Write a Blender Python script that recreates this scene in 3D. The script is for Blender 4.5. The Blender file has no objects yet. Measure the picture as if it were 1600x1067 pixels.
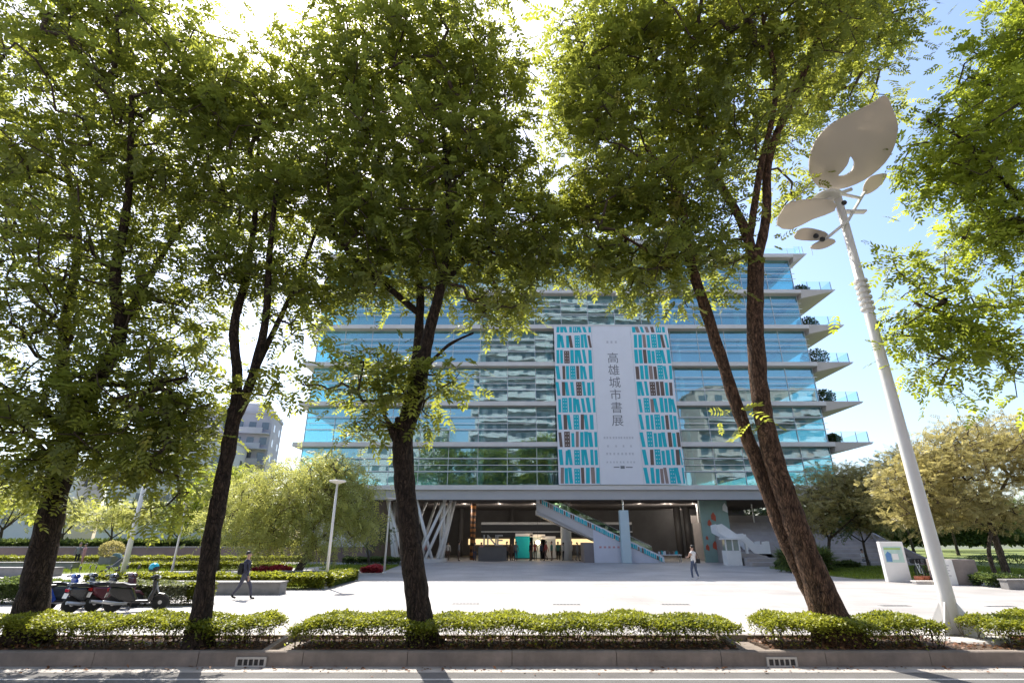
import bpy, math, random
import numpy as np
from mathutils import Vector, Matrix

# ------------------------------------------------------------------ camera, sky, sun, exposure
SC = bpy.context.scene
COL = SC.collection
R = math.radians
PITCH = R(20.9); CAM_H = 2.2
cam_d = bpy.data.cameras.new('camera'); cam = bpy.data.objects.new('camera', cam_d); COL.objects.link(cam)
cam.location = (0, 0, CAM_H); cam.rotation_euler = (R(90) + PITCH, 0, 0)
cam_d.sensor_width = 36; cam_d.lens = 18; cam_d.clip_start = 0.1; cam_d.clip_end = 3000
SC.camera = cam
SUN_EL = R(54); SUN_AZ = R(-31)          # azimuth measured from +Y, negative = to the left
world = bpy.data.worlds.new('World'); SC.world = world; world.use_nodes = True
wn = world.node_tree.nodes; wl = world.node_tree.links
sky = wn.new('ShaderNodeTexSky'); sky.sky_type = 'NISHITA'; sky.sun_disc = False
sky.sun_elevation = SUN_EL; sky.sun_rotation = SUN_AZ
sky.air_density = 1.0; sky.dust_density = 2.2; sky.ozone_density = 3.0
wn['Background'].inputs['Strength'].default_value = 0.14
wl.new(sky.outputs['Color'], wn['Background'].inputs['Color'])
sun_d = bpy.data.lights.new('sun', 'SUN'); sun_d.energy = 4.0; sun_d.angle = R(0.53); sun_d.color = (1.0, 0.94, 0.85)
sun = bpy.data.objects.new('sun', sun_d); COL.objects.link(sun); sun.location = (-20, 40, 60)
sd = Vector((math.sin(SUN_AZ) * math.cos(SUN_EL), math.cos(SUN_AZ) * math.cos(SUN_EL), math.sin(SUN_EL)))
sun.rotation_euler = sd.to_track_quat('Z', 'Y').to_euler()
vs = SC.view_settings
vs.view_transform = 'Standard'; vs.look = 'None'; vs.gamma = 1.0; vs.use_curve_mapping = False
vs.exposure = 1.25
SC.render.engine = 'CYCLES'
cy = SC.cycles
cy.max_bounces = 8; cy.diffuse_bounces = 3; cy.glossy_bounces = 4; cy.transmission_bounces = 4; cy.transparent_max_bounces = 16
cy.sample_clamp_indirect = 6; cy.caustics_reflective = False; cy.caustics_refractive = False
cy.use_denoising = True
try: cy.denoiser = 'OPENIMAGEDENOISE'
except Exception: pass

# ------------------------------------------------------------------ helpers
CT, ST = math.cos(PITCH), math.sin(PITCH)
def ray(px, py):
    u = (px - 800) / 800; v = (533.5 - py) / 800
    return Vector((u, CT - v * ST, ST + v * CT))
def P(px, py, D):                     # the point on that sight line at distance D along the ground
    d = ray(px, py); t = D / d.y
    return Vector((d.x * t, D, CAM_H + d.z * t))
def G(px, py, z=0.0):                 # where the sight line meets level z
    d = ray(px, py); t = (z - CAM_H) / d.z
    return Vector((d.x * t, d.y * t, z))
def XD(px, D, z):                     # x of a pixel column at distance D and height z
    return (px - 800) / 800 * (D * CT + (z - CAM_H) * ST)
def ZD(py, D):
    d = ray(800, py); return CAM_H + d.z / d.y * D
def PXM(D, z=CAM_H): return (D * CT + (z - CAM_H) * ST) / 800   # metres per photo pixel

class MB:                              # collects shapes into one mesh
    def __init__(s): s.v = []; s.f = []
    def add(s, vs, fs):
        n = len(s.v); s.v.extend([tuple(p) for p in vs]); s.f.extend([tuple(i + n for i in f) for f in fs]); return s
    def box(s, x0, x1, y0, y1, z0, z1, m=None):
        p = [(x0,y0,z0),(x1,y0,z0),(x1,y1,z0),(x0,y1,z0),(x0,y0,z1),(x1,y0,z1),(x1,y1,z1),(x0,y1,z1)]
        if m: p = [m @ Vector(q) for q in p]
        return s.add(p, [(0,3,2,1),(4,5,6,7),(0,1,5,4),(1,2,6,5),(2,3,7,6),(3,0,4,7)])
    def prism(s, poly, h, axis='z', base=0.0):       # poly: list of 2D points, extruded
        n = len(poly)
        if axis == 'z': f = lambda a, b, c: (a, b, c)
        elif axis == 'y': f = lambda a, b, c: (a, c, b)
        else: f = lambda a, b, c: (c, a, b)
        v = [f(a, b, base) for a, b in poly] + [f(a, b, base + h) for a, b in poly]
        return s.add(v, [tuple(range(n))[::-1], tuple(range(n, 2*n))] + [(i, (i+1) % n, n + (i+1) % n, n + i) for i in range(n)])
    def tube(s, pts, rad, n=8, caps=True):
        pts = [Vector(p) for p in pts]; m = len(pts)
        if not hasattr(rad, '__len__'): rad = [rad] * m
        vs = []; fs = []; ref = None
        for i, p in enumerate(pts):
            t = (pts[min(i+1, m-1)] - pts[max(i-1, 0)])
            t = t.normalized() if t.length > 1e-9 else Vector((0,0,1))
            if ref is None:
                ref = Vector((1,0,0)) if abs(t.x) < .8 else Vector((0,1,0))
            a = (ref - t * ref.dot(t)).normalized(); b = t.cross(a); ref = a
            for k in range(n):
                an = 2*math.pi*k/n
                vs.append(p + (a*math.cos(an) + b*math.sin(an)) * rad[i])
        for i in range(m-1):
            for k in range(n):
                fs.append((i*n+k, i*n+(k+1) % n, (i+1)*n+(k+1) % n, (i+1)*n+k))
        if caps:
            fs.append(tuple(range(n))[::-1]); fs.append(tuple((m-1)*n+k for k in range(n)))
        return s.add(vs, fs)
    def lathe(s, prof, n=16, c=(0,0,0), m=None):      # prof: (r, z)
        vs = []; fs = []
        for r, z in prof:
            for k in range(n):
                a = 2*math.pi*k/n; p = Vector((c[0]+r*math.cos(a), c[1]+r*math.sin(a), c[2]+z))
                vs.append(m @ p if m else p)
        for i in range(len(prof)-1):
            for k in range(n): fs.append((i*n+k, i*n+(k+1) % n, (i+1)*n+(k+1) % n, (i+1)*n+k))
        fs.append(tuple(range(n))[::-1]); fs.append(tuple((len(prof)-1)*n+k for k in range(n)))
        return s.add(vs, fs)
    def ball(s, c, r, n=10, rings=7):
        if not hasattr(r, '__len__'): r = (r, r, r)
        vs = [(c[0], c[1], c[2]-r[2])]; fs = []
        for i in range(1, rings):
            ph = math.pi*i/rings - math.pi/2
            for k in range(n):
                a = 2*math.pi*k/n
                vs.append((c[0]+r[0]*math.cos(ph)*math.cos(a), c[1]+r[1]*math.cos(ph)*math.sin(a), c[2]+r[2]*math.sin(ph)))
        vs.append((c[0], c[1], c[2]+r[2])); L = len(vs)-1
        for k in range(n): fs.append((0, 1+(k+1) % n, 1+k))
        for i in range(rings-2):
            for k in range(n):
                a = 1+i*n+k; b = 1+i*n+(k+1) % n; fs.append((a, b, b+n, a+n))
        o = 1+(rings-2)*n
        for k in range(n): fs.append((o+k, o+(k+1) % n, L))
        return s.add(vs, fs)
    def mesh(s, name, mat, smooth=False):
        me = bpy.data.meshes.new(name); me.from_pydata(s.v, [], s.f); me.update()
        if mat: me.materials.append(mat)
        if smooth: me.polygons.foreach_set('use_smooth', [True]*len(me.polygons))
        return me
def link(name, me, parent=None, loc=None, rot=None):
    o = bpy.data.objects.new(name, me); COL.objects.link(o)
    if parent: o.parent = parent
    if loc is not None: o.location = loc
    if rot is not None: o.rotation_euler = rot
    return o
def part(name, mb, mat, parent=None, smooth=False, bevel=0, loc=None, rot=None):
    o = link(name, mb.mesh(name, mat, smooth), parent, loc, rot)
    if bevel:
        b = o.modifiers.new('bevel', 'BEVEL'); b.width = bevel; b.segments = 2; b.limit_method = 'ANGLE'
    return o
def tag(o, label=None, cat=None, group=None, kind=None):
    if label: o['label'] = label
    if cat: o['category'] = cat
    if group: o['group'] = group
    if kind: o['kind'] = kind
    return o
def thing(name, label, cat, loc=(0,0,0), rz=0, group=None):
    o = bpy.data.objects.new(name, None); COL.objects.link(o); o.empty_display_size = .3
    o.location = loc; o.rotation_euler = (0, 0, rz)
    return tag(o, label, cat, group)
def children_of(o): return [c for c in COL.objects if c.parent == o]
def copy_tree(o, loc=None, rz=None, label=None, scale=None, parent=None):
    c = o.copy(); COL.objects.link(c); c.parent = parent
    if loc is not None: c.location = loc
    if rz is not None: c.rotation_euler = (0, 0, rz)
    if scale is not None: c.scale = (scale,)*3 if not hasattr(scale, '__len__') else scale
    if label: c['label'] = label
    for ch in list(o.children): copy_tree(ch, parent=c)
    return c

# ------------------------------------------------------------------ materials
def nd(nt, typ, **kw):
    n = nt.nodes.new(typ)
    for k, v in kw.items(): setattr(n, k, v)
    return n
MATS = {}
def mat(name, col, rough=.6, var=.18, scale=3.0, bump=0.0, bscale=None, metal=0.0, spec=.5, detail=6.0, stretch=None, emit=None, estr=0):
    if name in MATS: return MATS[name]
    m = bpy.data.materials.new(name); m.use_nodes = True; nt = m.node_tree; L = nt.links
    p = nt.nodes['Principled BSDF']
    p.inputs['Roughness'].default_value = rough; p.inputs['Metallic'].default_value = metal
    p.inputs['Specular IOR Level'].default_value = spec
    tc = nd(nt, 'ShaderNodeTexCoord'); vec = tc.outputs['Object']
    if stretch:
        mp = nd(nt, 'ShaderNodeMapping'); mp.inputs['Scale'].default_value = stretch; L.new(vec, mp.inputs['Vector']); vec = mp.outputs['Vector']
    if var > 0:
        no = nd(nt, 'ShaderNodeTexNoise'); no.inputs['Scale'].default_value = scale; no.inputs['Detail'].default_value = detail; no.inputs['Roughness'].default_value = .62
        L.new(vec, no.inputs['Vector'])
        cr = nd(nt, 'ShaderNodeValToRGB'); e = cr.color_ramp.elements
        e[0].position = .28; e[1].position = .72
        e[0].color = (*[max(0, c*(1-var)) for c in col], 1); e[1].color = (*[min(1, c*(1+var)) for c in col], 1)
        L.new(no.outputs['Fac'], cr.inputs['Fac']); L.new(cr.outputs['Color'], p.inputs['Base Color'])
        if bump:
            n2 = nd(nt, 'ShaderNodeTexNoise'); n2.inputs['Scale'].default_value = bscale or scale*6; n2.inputs['Detail'].default_value = 5
            L.new(vec, n2.inputs['Vector'])
            bp = nd(nt, 'ShaderNodeBump'); bp.inputs['Strength'].default_value = bump; bp.inputs['Distance'].default_value = .02
            L.new(n2.outputs['Fac'], bp.inputs['Height']); L.new(bp.outputs['Normal'], p.inputs['Normal'])
    else: p.inputs['Base Color'].default_value = (*col, 1)
    if emit:
        p.inputs['Emission Color'].default_value = (*emit, 1); p.inputs['Emission Strength'].default_value = estr
    MATS[name] = m; return m

def leaf_mat(name, dark, light, trans, tfac=.45, gloss=.35, yellow=None):
    m = bpy.data.materials.new(name); m.use_nodes = True; nt = m.node_tree; L = nt.links
    p = nt.nodes['Principled BSDF']; out = nt.nodes['Material Output']
    p.inputs['Roughness'].default_value = .42; p.inputs['Specular IOR Level'].default_value = gloss
    at = nd(nt, 'ShaderNodeAttribute'); at.attribute_name = 'tint'
    def ramp(a, b):
        cr = nd(nt, 'ShaderNodeValToRGB'); e = cr.color_ramp.elements
        e[0].color = (*a, 1); e[1].color = (*b, 1); e[0].position = .05; e[1].position = .95
        L.new(at.outputs['Fac'], cr.inputs['Fac']); return cr.outputs['Color']
    rc = ramp(dark, light); L.new(rc, p.inputs['Base Color'])
    if yellow:
        q = rc.node.color_ramp.elements.new(1.0); q.color = (*yellow, 1); rc.node.color_ramp.elements[1].position = .9
    tr = nd(nt, 'ShaderNodeBsdfTranslucent'); L.new(ramp([c*.75 for c in trans], [c*1.25 for c in trans]), tr.inputs['Color'])
    mx = nd(nt, 'ShaderNodeMixShader'); mx.inputs['Fac'].default_value = tfac
    L.new(p.outputs['BSDF'], mx.inputs[1]); L.new(tr.outputs['BSDF'], mx.inputs[2]); L.new(mx.outputs['Shader'], out.inputs['Surface'])
    return m

def bark_mat(name, a, b, sx=22):
    m = bpy.data.materials.new(name); m.use_nodes = True; nt = m.node_tree; L = nt.links
    p = nt.nodes['Principled BSDF']; p.inputs['Roughness'].default_value = .9; p.inputs['Specular IOR Level'].default_value = .2
    tc = nd(nt, 'ShaderNodeTexCoord'); mp = nd(nt, 'ShaderNodeMapping'); mp.inputs['Scale'].default_value = (1, 1, .32)
    L.new(tc.outputs['Object'], mp.inputs['Vector'])
    vo = nd(nt, 'ShaderNodeTexVoronoi'); vo.feature = 'DISTANCE_TO_EDGE'; vo.inputs['Scale'].default_value = sx
    no = nd(nt, 'ShaderNodeTexNoise'); no.inputs['Scale'].default_value = sx*.7; no.inputs['Detail'].default_value = 8
    mx = nd(nt, 'ShaderNodeVectorMath'); mx.operation = 'ADD'
    n3 = nd(nt, 'ShaderNodeTexNoise'); n3.inputs['Scale'].default_value = 4; L.new(mp.outputs['Vector'], n3.inputs['Vector'])
    sc_ = nd(nt, 'ShaderNodeVectorMath'); sc_.operation = 'SCALE'; sc_.inputs['Scale'].default_value = .4; L.new(n3.outputs['Color'], sc_.inputs[0])
    L.new(mp.outputs['Vector'], mx.inputs[0]); L.new(sc_.outputs['Vector'], mx.inputs[1])
    L.new(mx.outputs['Vector'], vo.inputs['Vector']); L.new(mp.outputs['Vector'], no.inputs['Vector'])
    cr = nd(nt, 'ShaderNodeValToRGB'); e = cr.color_ramp.elements; e[0].color = (*a, 1); e[1].color = (*b, 1); e[0].position = .3; e[1].position = .7
    L.new(no.outputs['Fac'], cr.inputs['Fac'])
    fz = nd(nt, 'ShaderNodeValToRGB'); fe = fz.color_ramp.elements; fe[0].color = (.62,.6,.58,1); fe[1].color = (1.1,1.1,1.1,1); fe[0].position = .0; fe[1].position = .2
    L.new(vo.outputs['Distance'], fz.inputs['Fac'])
    mc = nd(nt, 'ShaderNodeMix'); mc.data_type = 'RGBA'; mc.blend_type = 'MULTIPLY'; mc.inputs['Factor'].default_value = 1
    L.new(cr.outputs['Color'], mc.inputs['A']); L.new(fz.outputs['Color'], mc.inputs['B']); L.new(mc.outputs['Result'], p.inputs['Base Color'])
    ma = nd(nt, 'ShaderNodeMath'); ma.operation = 'MINIMUM'; ma.inputs[1].default_value = .12; L.new(vo.outputs['Distance'], ma.inputs[0])
    ad = nd(nt, 'ShaderNodeMath'); ad.operation = 'MULTIPLY_ADD'; ad.inputs[1].default_value = .12; L.new(no.outputs['Fac'], ad.inputs[0]); L.new(ma.outputs['Value'], ad.inputs[2])
    bp = nd(nt, 'ShaderNodeBump'); bp.inputs['Strength'].default_value = 1.0; bp.inputs['Distance'].default_value = .25
    L.new(ad.outputs['Value'], bp.inputs['Height']); L.new(bp.outputs['Normal'], p.inputs['Normal'])
    return m

def glass_mat(name, tint, refl, wave=.06, base=.3, wscale=.9):
    m = bpy.data.materials.new(name); m.use_nodes = True; nt = m.node_tree; L = nt.links
    out = nt.nodes['Material Output']; nt.nodes.remove(nt.nodes['Principled BSDF'])
    gl = nd(nt, 'ShaderNodeBsdfGlossy'); gl.inputs['Roughness'].default_value = .015; gl.inputs['Color'].default_value = (*refl, 1)
    tr = nd(nt, 'ShaderNodeBsdfTransparent'); tr.inputs['Color'].default_value = (*tint, 1)
    geo = nd(nt, 'ShaderNodeNewGeometry'); no = nd(nt, 'ShaderNodeTexNoise'); no.inputs['Scale'].default_value = wscale; no.inputs['Detail'].default_value = 1.5
    mp = nd(nt, 'ShaderNodeMapping'); mp.inputs['Scale'].default_value = (.55, 1, 1.6); L.new(geo.outputs['Position'], mp.inputs['Vector']); L.new(mp.outputs['Vector'], no.inputs['Vector'])
    bp = nd(nt, 'ShaderNodeBump'); bp.inputs['Strength'].default_value = 1.0; bp.inputs['Distance'].default_value = wave; L.new(no.outputs['Fac'], bp.inputs['Height'])
    L.new(bp.outputs['Normal'], gl.inputs['Normal'])
    lw = nd(nt, 'ShaderNodeLayerWeight'); lw.inputs['Blend'].default_value = .5
    fr = nd(nt, 'ShaderNodeMath'); fr.operation = 'POWER'; fr.inputs[1].default_value = 4.0; L.new(lw.outputs['Facing'], fr.inputs[0])
    ad = nd(nt, 'ShaderNodeMath'); ad.operation = 'ADD'; ad.use_clamp = True; ad.inputs[1].default_value = base; L.new(fr.outputs['Value'], ad.inputs[0])
    mx = nd(nt, 'ShaderNodeMixShader'); L.new(ad.outputs['Value'], mx.inputs['Fac']); L.new(tr.outputs['BSDF'], mx.inputs[1]); L.new(gl.outputs['BSDF'], mx.inputs[2])
    L.new(mx.outputs['Shader'], out.inputs['Surface']); return m

M_white = mat('white_paint', (.78,.77,.74), .45, .06, 1.5)
M_lampw = mat('lamp_white', (.70,.68,.64), .4, .05, 2)
M_slab = mat('pale_concrete', (.62,.59,.55), .6, .08, .6)
M_fascia = mat('grey_fascia', (.42,.41,.40), .5, .06, .4)
M_conc = mat('kerb_concrete', (.20,.165,.135), .85, .3, 2.2, .35, 20)
M_bench = mat('bench_stone', (.22,.21,.20), .7, .2, 3, .15)
M_dark = mat('dark_metal', (.03,.03,.033), .5, .2, 5)
M_black = mat('black_plastic', (.012,.012,.014), .35, .1, 5)
M_steel = mat('brushed_steel', (.45,.45,.45), .35, .1, 6, metal=.8)
M_soil = mat('soil', (.075,.048,.03), .95, .4, 9, .7, 40)
M_bark = bark_mat('rough_bark', (.018,.013,.010), (.075,.052,.037))
M_bark_red = bark_mat('red_brown_bark', (.035,.022,.015), (.20,.115,.07))
M_bark2 = bark_mat('grey_bark', (.06,.05,.04), (.17,.14,.11), 24)
M_twig = mat('twig', (.07,.05,.035), .9, .3, 8)
M_teal = mat('teal_print', (.0,.41,.48), .6, .05, 2)
M_brown = mat('brown_print', (.13,.085,.065), .6, .08, 2)
M_taupe = mat('taupe_print', (.26,.19,.16), .6, .08, 2)
M_paper = mat('banner_white', (.70,.695,.71), .7, .03, .8)
M_ink = mat('ink_grey', (.17,.17,.18), .7, .03, 2)
M_flower = mat('red_flower', (.5,.05,.08), .6, .4, 9)
LF_main = leaf_mat('leaf_broad', (.05,.075,.02), (.13,.155,.042), (.40,.43,.06), .55, yellow=(.30,.24,.05))
LF_sun = leaf_mat('leaf_light', (.08,.12,.02), (.17,.21,.04), (.44,.50,.05), .58)
LF_hedge = leaf_mat('leaf_hedge', (.08,.115,.014), (.32,.33,.04), (.40,.42,.04), .4)
LF_fine = leaf_mat('leaf_fine', (.25,.28,.08), (.46,.46,.16), (.60,.60,.16), .5)
LF_autumn = leaf_mat('leaf_autumn', (.23,.21,.08), (.43,.37,.16), (.54,.47,.17), .5)
LF_far = leaf_mat('leaf_far', (.06,.10,.03), (.13,.17,.06), (.2,.26,.06), .4)
LF_dry = leaf_mat('leaf_litter', (.10,.045,.025), (.28,.14,.075), (.2,.1,.04), .2)
LF_grass = leaf_mat('grass_blade', (.08,.14,.015), (.20,.26,.03), (.28,.34,.03), .35)
LF_red = leaf_mat('flower_red', (.30,.03,.05), (.55,.08,.10), (.4,.05,.06), .3)
# ------------------------------------------------------------------ ground, road, plaza, kerb
rng = np.random.default_rng(7); random.seed(7)
def sheet(x0, x1, y0, y1, z):
    m = MB(); m.add([(x0,y0,z),(x1,y0,z),(x1,y1,z),(x0,y1,z)], [(0,1,2,3)]); return m

def paving_mat(name, c1, joint, bw, bh, sat=.1):
    m = bpy.data.materials.new(name); m.use_nodes = True; nt = m.node_tree; L = nt.links
    p = nt.nodes['Principled BSDF']; p.inputs['Roughness'].default_value = .6
    tc = nd(nt, 'ShaderNodeTexCoord')
    br = nd(nt, 'ShaderNodeTexBrick'); br.inputs['Scale'].default_value = 1; br.inputs['Brick Width'].default_value = bw; br.inputs['Row Height'].default_value = bh
    br.inputs['Mortar Size'].default_value = .006; br.offset = .5
    br.inputs['Color1'].default_value = (*[c*(1-sat) for c in c1], 1); br.inputs['Color2'].default_value = (*[c*(1+sat) for c in c1], 1); br.inputs['Mortar'].default_value = (*joint, 1)
    L.new(tc.outputs['Object'], br.inputs['Vector'])
    no = nd(nt, 'ShaderNodeTexNoise'); no.inputs['Scale'].default_value = .35; no.inputs['Detail'].default_value = 9; L.new(tc.outputs['Object'], no.inputs['Vector'])
    cr = nd(nt, 'ShaderNodeValToRGB'); e = cr.color_ramp.elements; e[0].position = .3; e[1].position = .7; e[0].color = (.74,.73,.72,1); e[1].color = (1.06,1.06,1.06,1)
    L.new(no.outputs['Fac'], cr.inputs['Fac'])
    mx = nd(nt, 'ShaderNodeMix'); mx.data_type = 'RGBA'; mx.blend_type = 'MULTIPLY'; mx.inputs['Factor'].default_value = 1
    L.new(br.outputs['Color'], mx.inputs['A']); L.new(cr.outputs['Color'], mx.inputs['B']); L.new(mx.outputs['Result'], p.inputs['Base Color'])
    bp = nd(nt, 'ShaderNodeBump'); bp.inputs['Strength'].default_value = .25; bp.inputs['Distance'].default_value = .01; bp.invert = True
    L.new(br.outputs['Fac'], bp.inputs['Height']); L.new(bp.outputs['Normal'], p.inputs['Normal']); return m
M_plaza = paving_mat('pale_granite', (.385,.365,.35), (.22,.21,.20), 1.2, .6, .07)
M_asph = mat('asphalt', (.105,.10,.095), .9, .25, 1.2, .5, 60)
M_pave2 = mat('grey_pavers', (.30,.28,.26), .85, .15, 2, .2)
M_lawn = mat('lawn_soil', (.13,.16,.03), .95, .3, 1.2, .5, 30)
M_earth = mat('far_ground', (.10,.11,.06), .95, .25, .05)
KERB_D = 11.3; ROAD_Z = -0.10; BED_Z = .13
tag(part('ground', sheet(-900, 900, 110, 1500, -.02), M_earth), kind='structure')
tag(part('garden_ground', sheet(-300, -21.6, 53.4, 109.9, .004), M_lawn), kind='structure')
tag(part('park_ground', sheet(36.5, 300, 31, 109.9, .004), M_lawn), kind='structure')
tag(part('far_pavement', sheet(-900, 900, -60, -11.5, .0), M_pave2), kind='structure')
tag(part('road', sheet(-900, 900, -11.5, 11.9, ROAD_Z), M_asph), kind='structure')
tag(part('plaza', sheet(-900, 900, 11.75, 110, 0.0), M_plaza), kind='structure')
# painted edge line and gutter
tag(part('road_line', sheet(-300, 300, 10.33, 10.41, ROAD_Z+.004), mat('road_paint', (.42,.41,.39), .7, .15, 4)), kind='structure')
tag(part('gutter', sheet(-300, 300, 10.85, KERB_D+.05, ROAD_Z+.004), mat('gutter_concrete', (.36,.33,.30), .8, .2, 2, .2)), kind='structure')

# kerb stones, each a piece of the kerb, with drain inlets set into it
kerb = tag(bpy.data.objects.new('kerb', None), kind='structure'); COL.objects.link(kerb); kerb.location = (0, KERB_D, ROAD_Z)
km = MB()
km.prism([(0,0),(0,.235),(.02,.255),(.17,.255),(.17,0)], 1.988, 'x', -.994)
kme = km.mesh('kerb_stone', M_conc)
inlets = [XD(393, KERB_D, 0), XD(1221, KERB_D, 0)]
x = -41.0
while x < 41:
    o = link('kerb_stone', kme, kerb, (x, random.uniform(-.004,.004), random.uniform(-.004,.003))); x += 2.0
M_inlet = mat('inlet_concrete', (.45,.42,.37), .8, .15, 4)
for xi in inlets:
    t = thing('drain_inlet', 'slotted drain inlet in the kerb face ' + ('beside the longest hedge' if xi < 0 else 'below the twin trunk tree'), 'drain inlet', (xi, KERB_D, ROAD_Z), group='drain inlets in the kerb')
    f = MB()
    f.box(-.29,.29,-.03,.0,.13,.165); f.box(-.29,.29,-.03,.0,.0,.025); f.box(-.29,-.25,-.03,0,.025,.13); f.box(.25,.29,-.03,0,.025,.13)
    part('frame', f, M_inlet, t)
    for k in range(4):
        b = MB().box(-.012,.012,-.026,-.004,.026,.129); part('bar', b, M_inlet, t, loc=(-.15+.1*k,0,0))
    part('opening', MB().box(-.249,.249,-.008,-.001,.026,.129), M_black, t)

# planting beds behind the kerb, with low back walls
BEDS = [(-40, XD(428, 12, .2)), (XD(467, 12, .2), XD(1140, 12, .2)), (XD(1190, 12, .2), 40)]
for i, (a, b) in enumerate(BEDS):
    o = part('planting_bed', MB().box(a, b, KERB_D+.172, 12.75, -.05, BED_Z), M_soil); tag(o, kind='structure')
    w = MB().box(a, b, 12.752, 12.87, -.05, .20)
    o = part('bed_wall', w, M_conc); tag(o, ['low concrete back wall of the planting bed by the scooters', 'low concrete back wall of the middle planting bed', 'low concrete back wall of the planting bed under the tall lamp'][i], 'wall')
for i, (xa, xb) in enumerate([(BEDS[0][1], BEDS[1][0]), (BEDS[1][1], BEDS[2][0])]):
    pv = part('gap_slab', MB().box(xa+.004, xb-.004, KERB_D+.174, 12.74, -.05, .085), M_conc); tag(pv, kind='structure')
    e = MB()
    e.prism([(KERB_D+.18, 0), (KERB_D+.18, .15), (12.87, .26), (12.87, 0)], .12, 'x', xa+.002)
    tag(part('gap_kerb', e, M_conc), kind='structure')
    tag(part('gap_step', MB().box(xa+.13, xb-.006, 12.755, 12.868, -.05, .205), M_conc), kind='structure')

# dark dashes across the paving, built as flush slotted grey plates
for px, py, wh in ((728, 943, 'right beside the straight roadside trunk'), (885, 944, 'in line with the foot of the book stair'), (1055, 944, 'between the book stair and the twin trunk'), (1398, 946, 'between the twin trunk and the tall lamp'), (1562, 947, 'on the pillar side of the tall lamp')):
    g = G(px, py)
    t = thing('slotted_plate', 'slotted grey plate in the plaza paving, '+wh, 'drain cover', (g.x, g.y, .004), group='slotted plates in the plaza')
    part('frame', MB().box(-.5,.5,-.14,.14,-.003,.004), mat('plate_grey', (.30,.29,.28), .7, .15, 5), t)
    for k in range(8): part('slot', MB().box(-.045,.045,-.1,.1,.004,.0055), M_dark, t, loc=(-.42+.12*k,0,0))

# ------------------------------------------------------------------ the library
FD = 50.0                                   # slab edges
GD = 50.75                                  # glass line
XL, XR = -20.6, 31.2; XTIP = 35.2; DEPTH = 40.0
LV = [6.8, 10.85, 14.9, 19.05, 23.2, 27.35, 31.8]
lib = thing('library_building', 'glass library of stacked storeys with pale slab bands above an open lobby', 'building', (0, FD, 0))
def LB(mb, name, m, parent=None, **k): return part(name, mb, m, parent or lib, **k)
M_soff = mat('soffit_panel', (.50,.47,.44), .6, .08, .5)
M_glass = glass_mat('curtain_glass', (.62,.92,.93), (.76,.89,.92), .0035, .24)
M_glass2 = glass_mat('side_glass', (.55,.80,.84), (.8,.9,.95), .02, .1)
M_rail = glass_mat('railing_glass', (.90,.97,.98), (.8,.9,.95), .0, .01)
M_mull = mat('mullion_metal', (.50,.56,.58), .4, .05, 2)
M_int = mat('interior_plaster', (.62,.64,.62), .8, .1, .5)
for i, z in enumerate(LV):
    m = MB(); xr = XTIP if i < 6 else 33.0
    m.box(XL-.75, XR+.2, 0, DEPTH, z-.42, z)
    s = LB(m, 'floor_slab', M_slab)
    # tapering balcony plate on the right flank
    if i > 0:
        v = [(XR+.2, .0, z-.003), (xr, .0, z-.003), (xr, DEPTH-8, z-.003), (XR+.2, DEPTH-8, z-.003),
             (XR+.2, .0, z-.46), (xr-.25, .0, z-.22), (xr-.25, DEPTH-8, z-.22), (XR+.2, DEPTH-8, z-1.15)]
        v = [(a, b, c) for a, b, c in v]
        v[4] = (XR+.2, .25, z-.95)
        b = MB(); b.add(v, [(0,1,2,3), (7,6,5,4), (0,4,5,1), (1,5,6,2), (2,6,7,3), (3,7,4,0)])
        LB(b, 'balcony', M_soff, s)
        # glass railing with posts
        if i < 7:
            x1 = xr-.25
            for k in range(7): LB(MB().box(x1-.03, x1+.03, .27+k*5, .33+k*5, z, z+1.05), 'railing_post', M_steel, s)
            for xx in (XR+1.2, XR+2.6): LB(MB().box(xx-.025, xx+.025, .275, .325, z, z+1.05), 'railing_post', M_steel, s)
            LB(MB().box(x1-.01, x1+.01, .3, 30.3, z+.1, z+1.1), 'railing_glass', M_rail, s)
            LB(MB().box(XR+.6, x1-.02, .29, .31, z+.1, z+1.1), 'railing_glass', M_rail, s)
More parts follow.
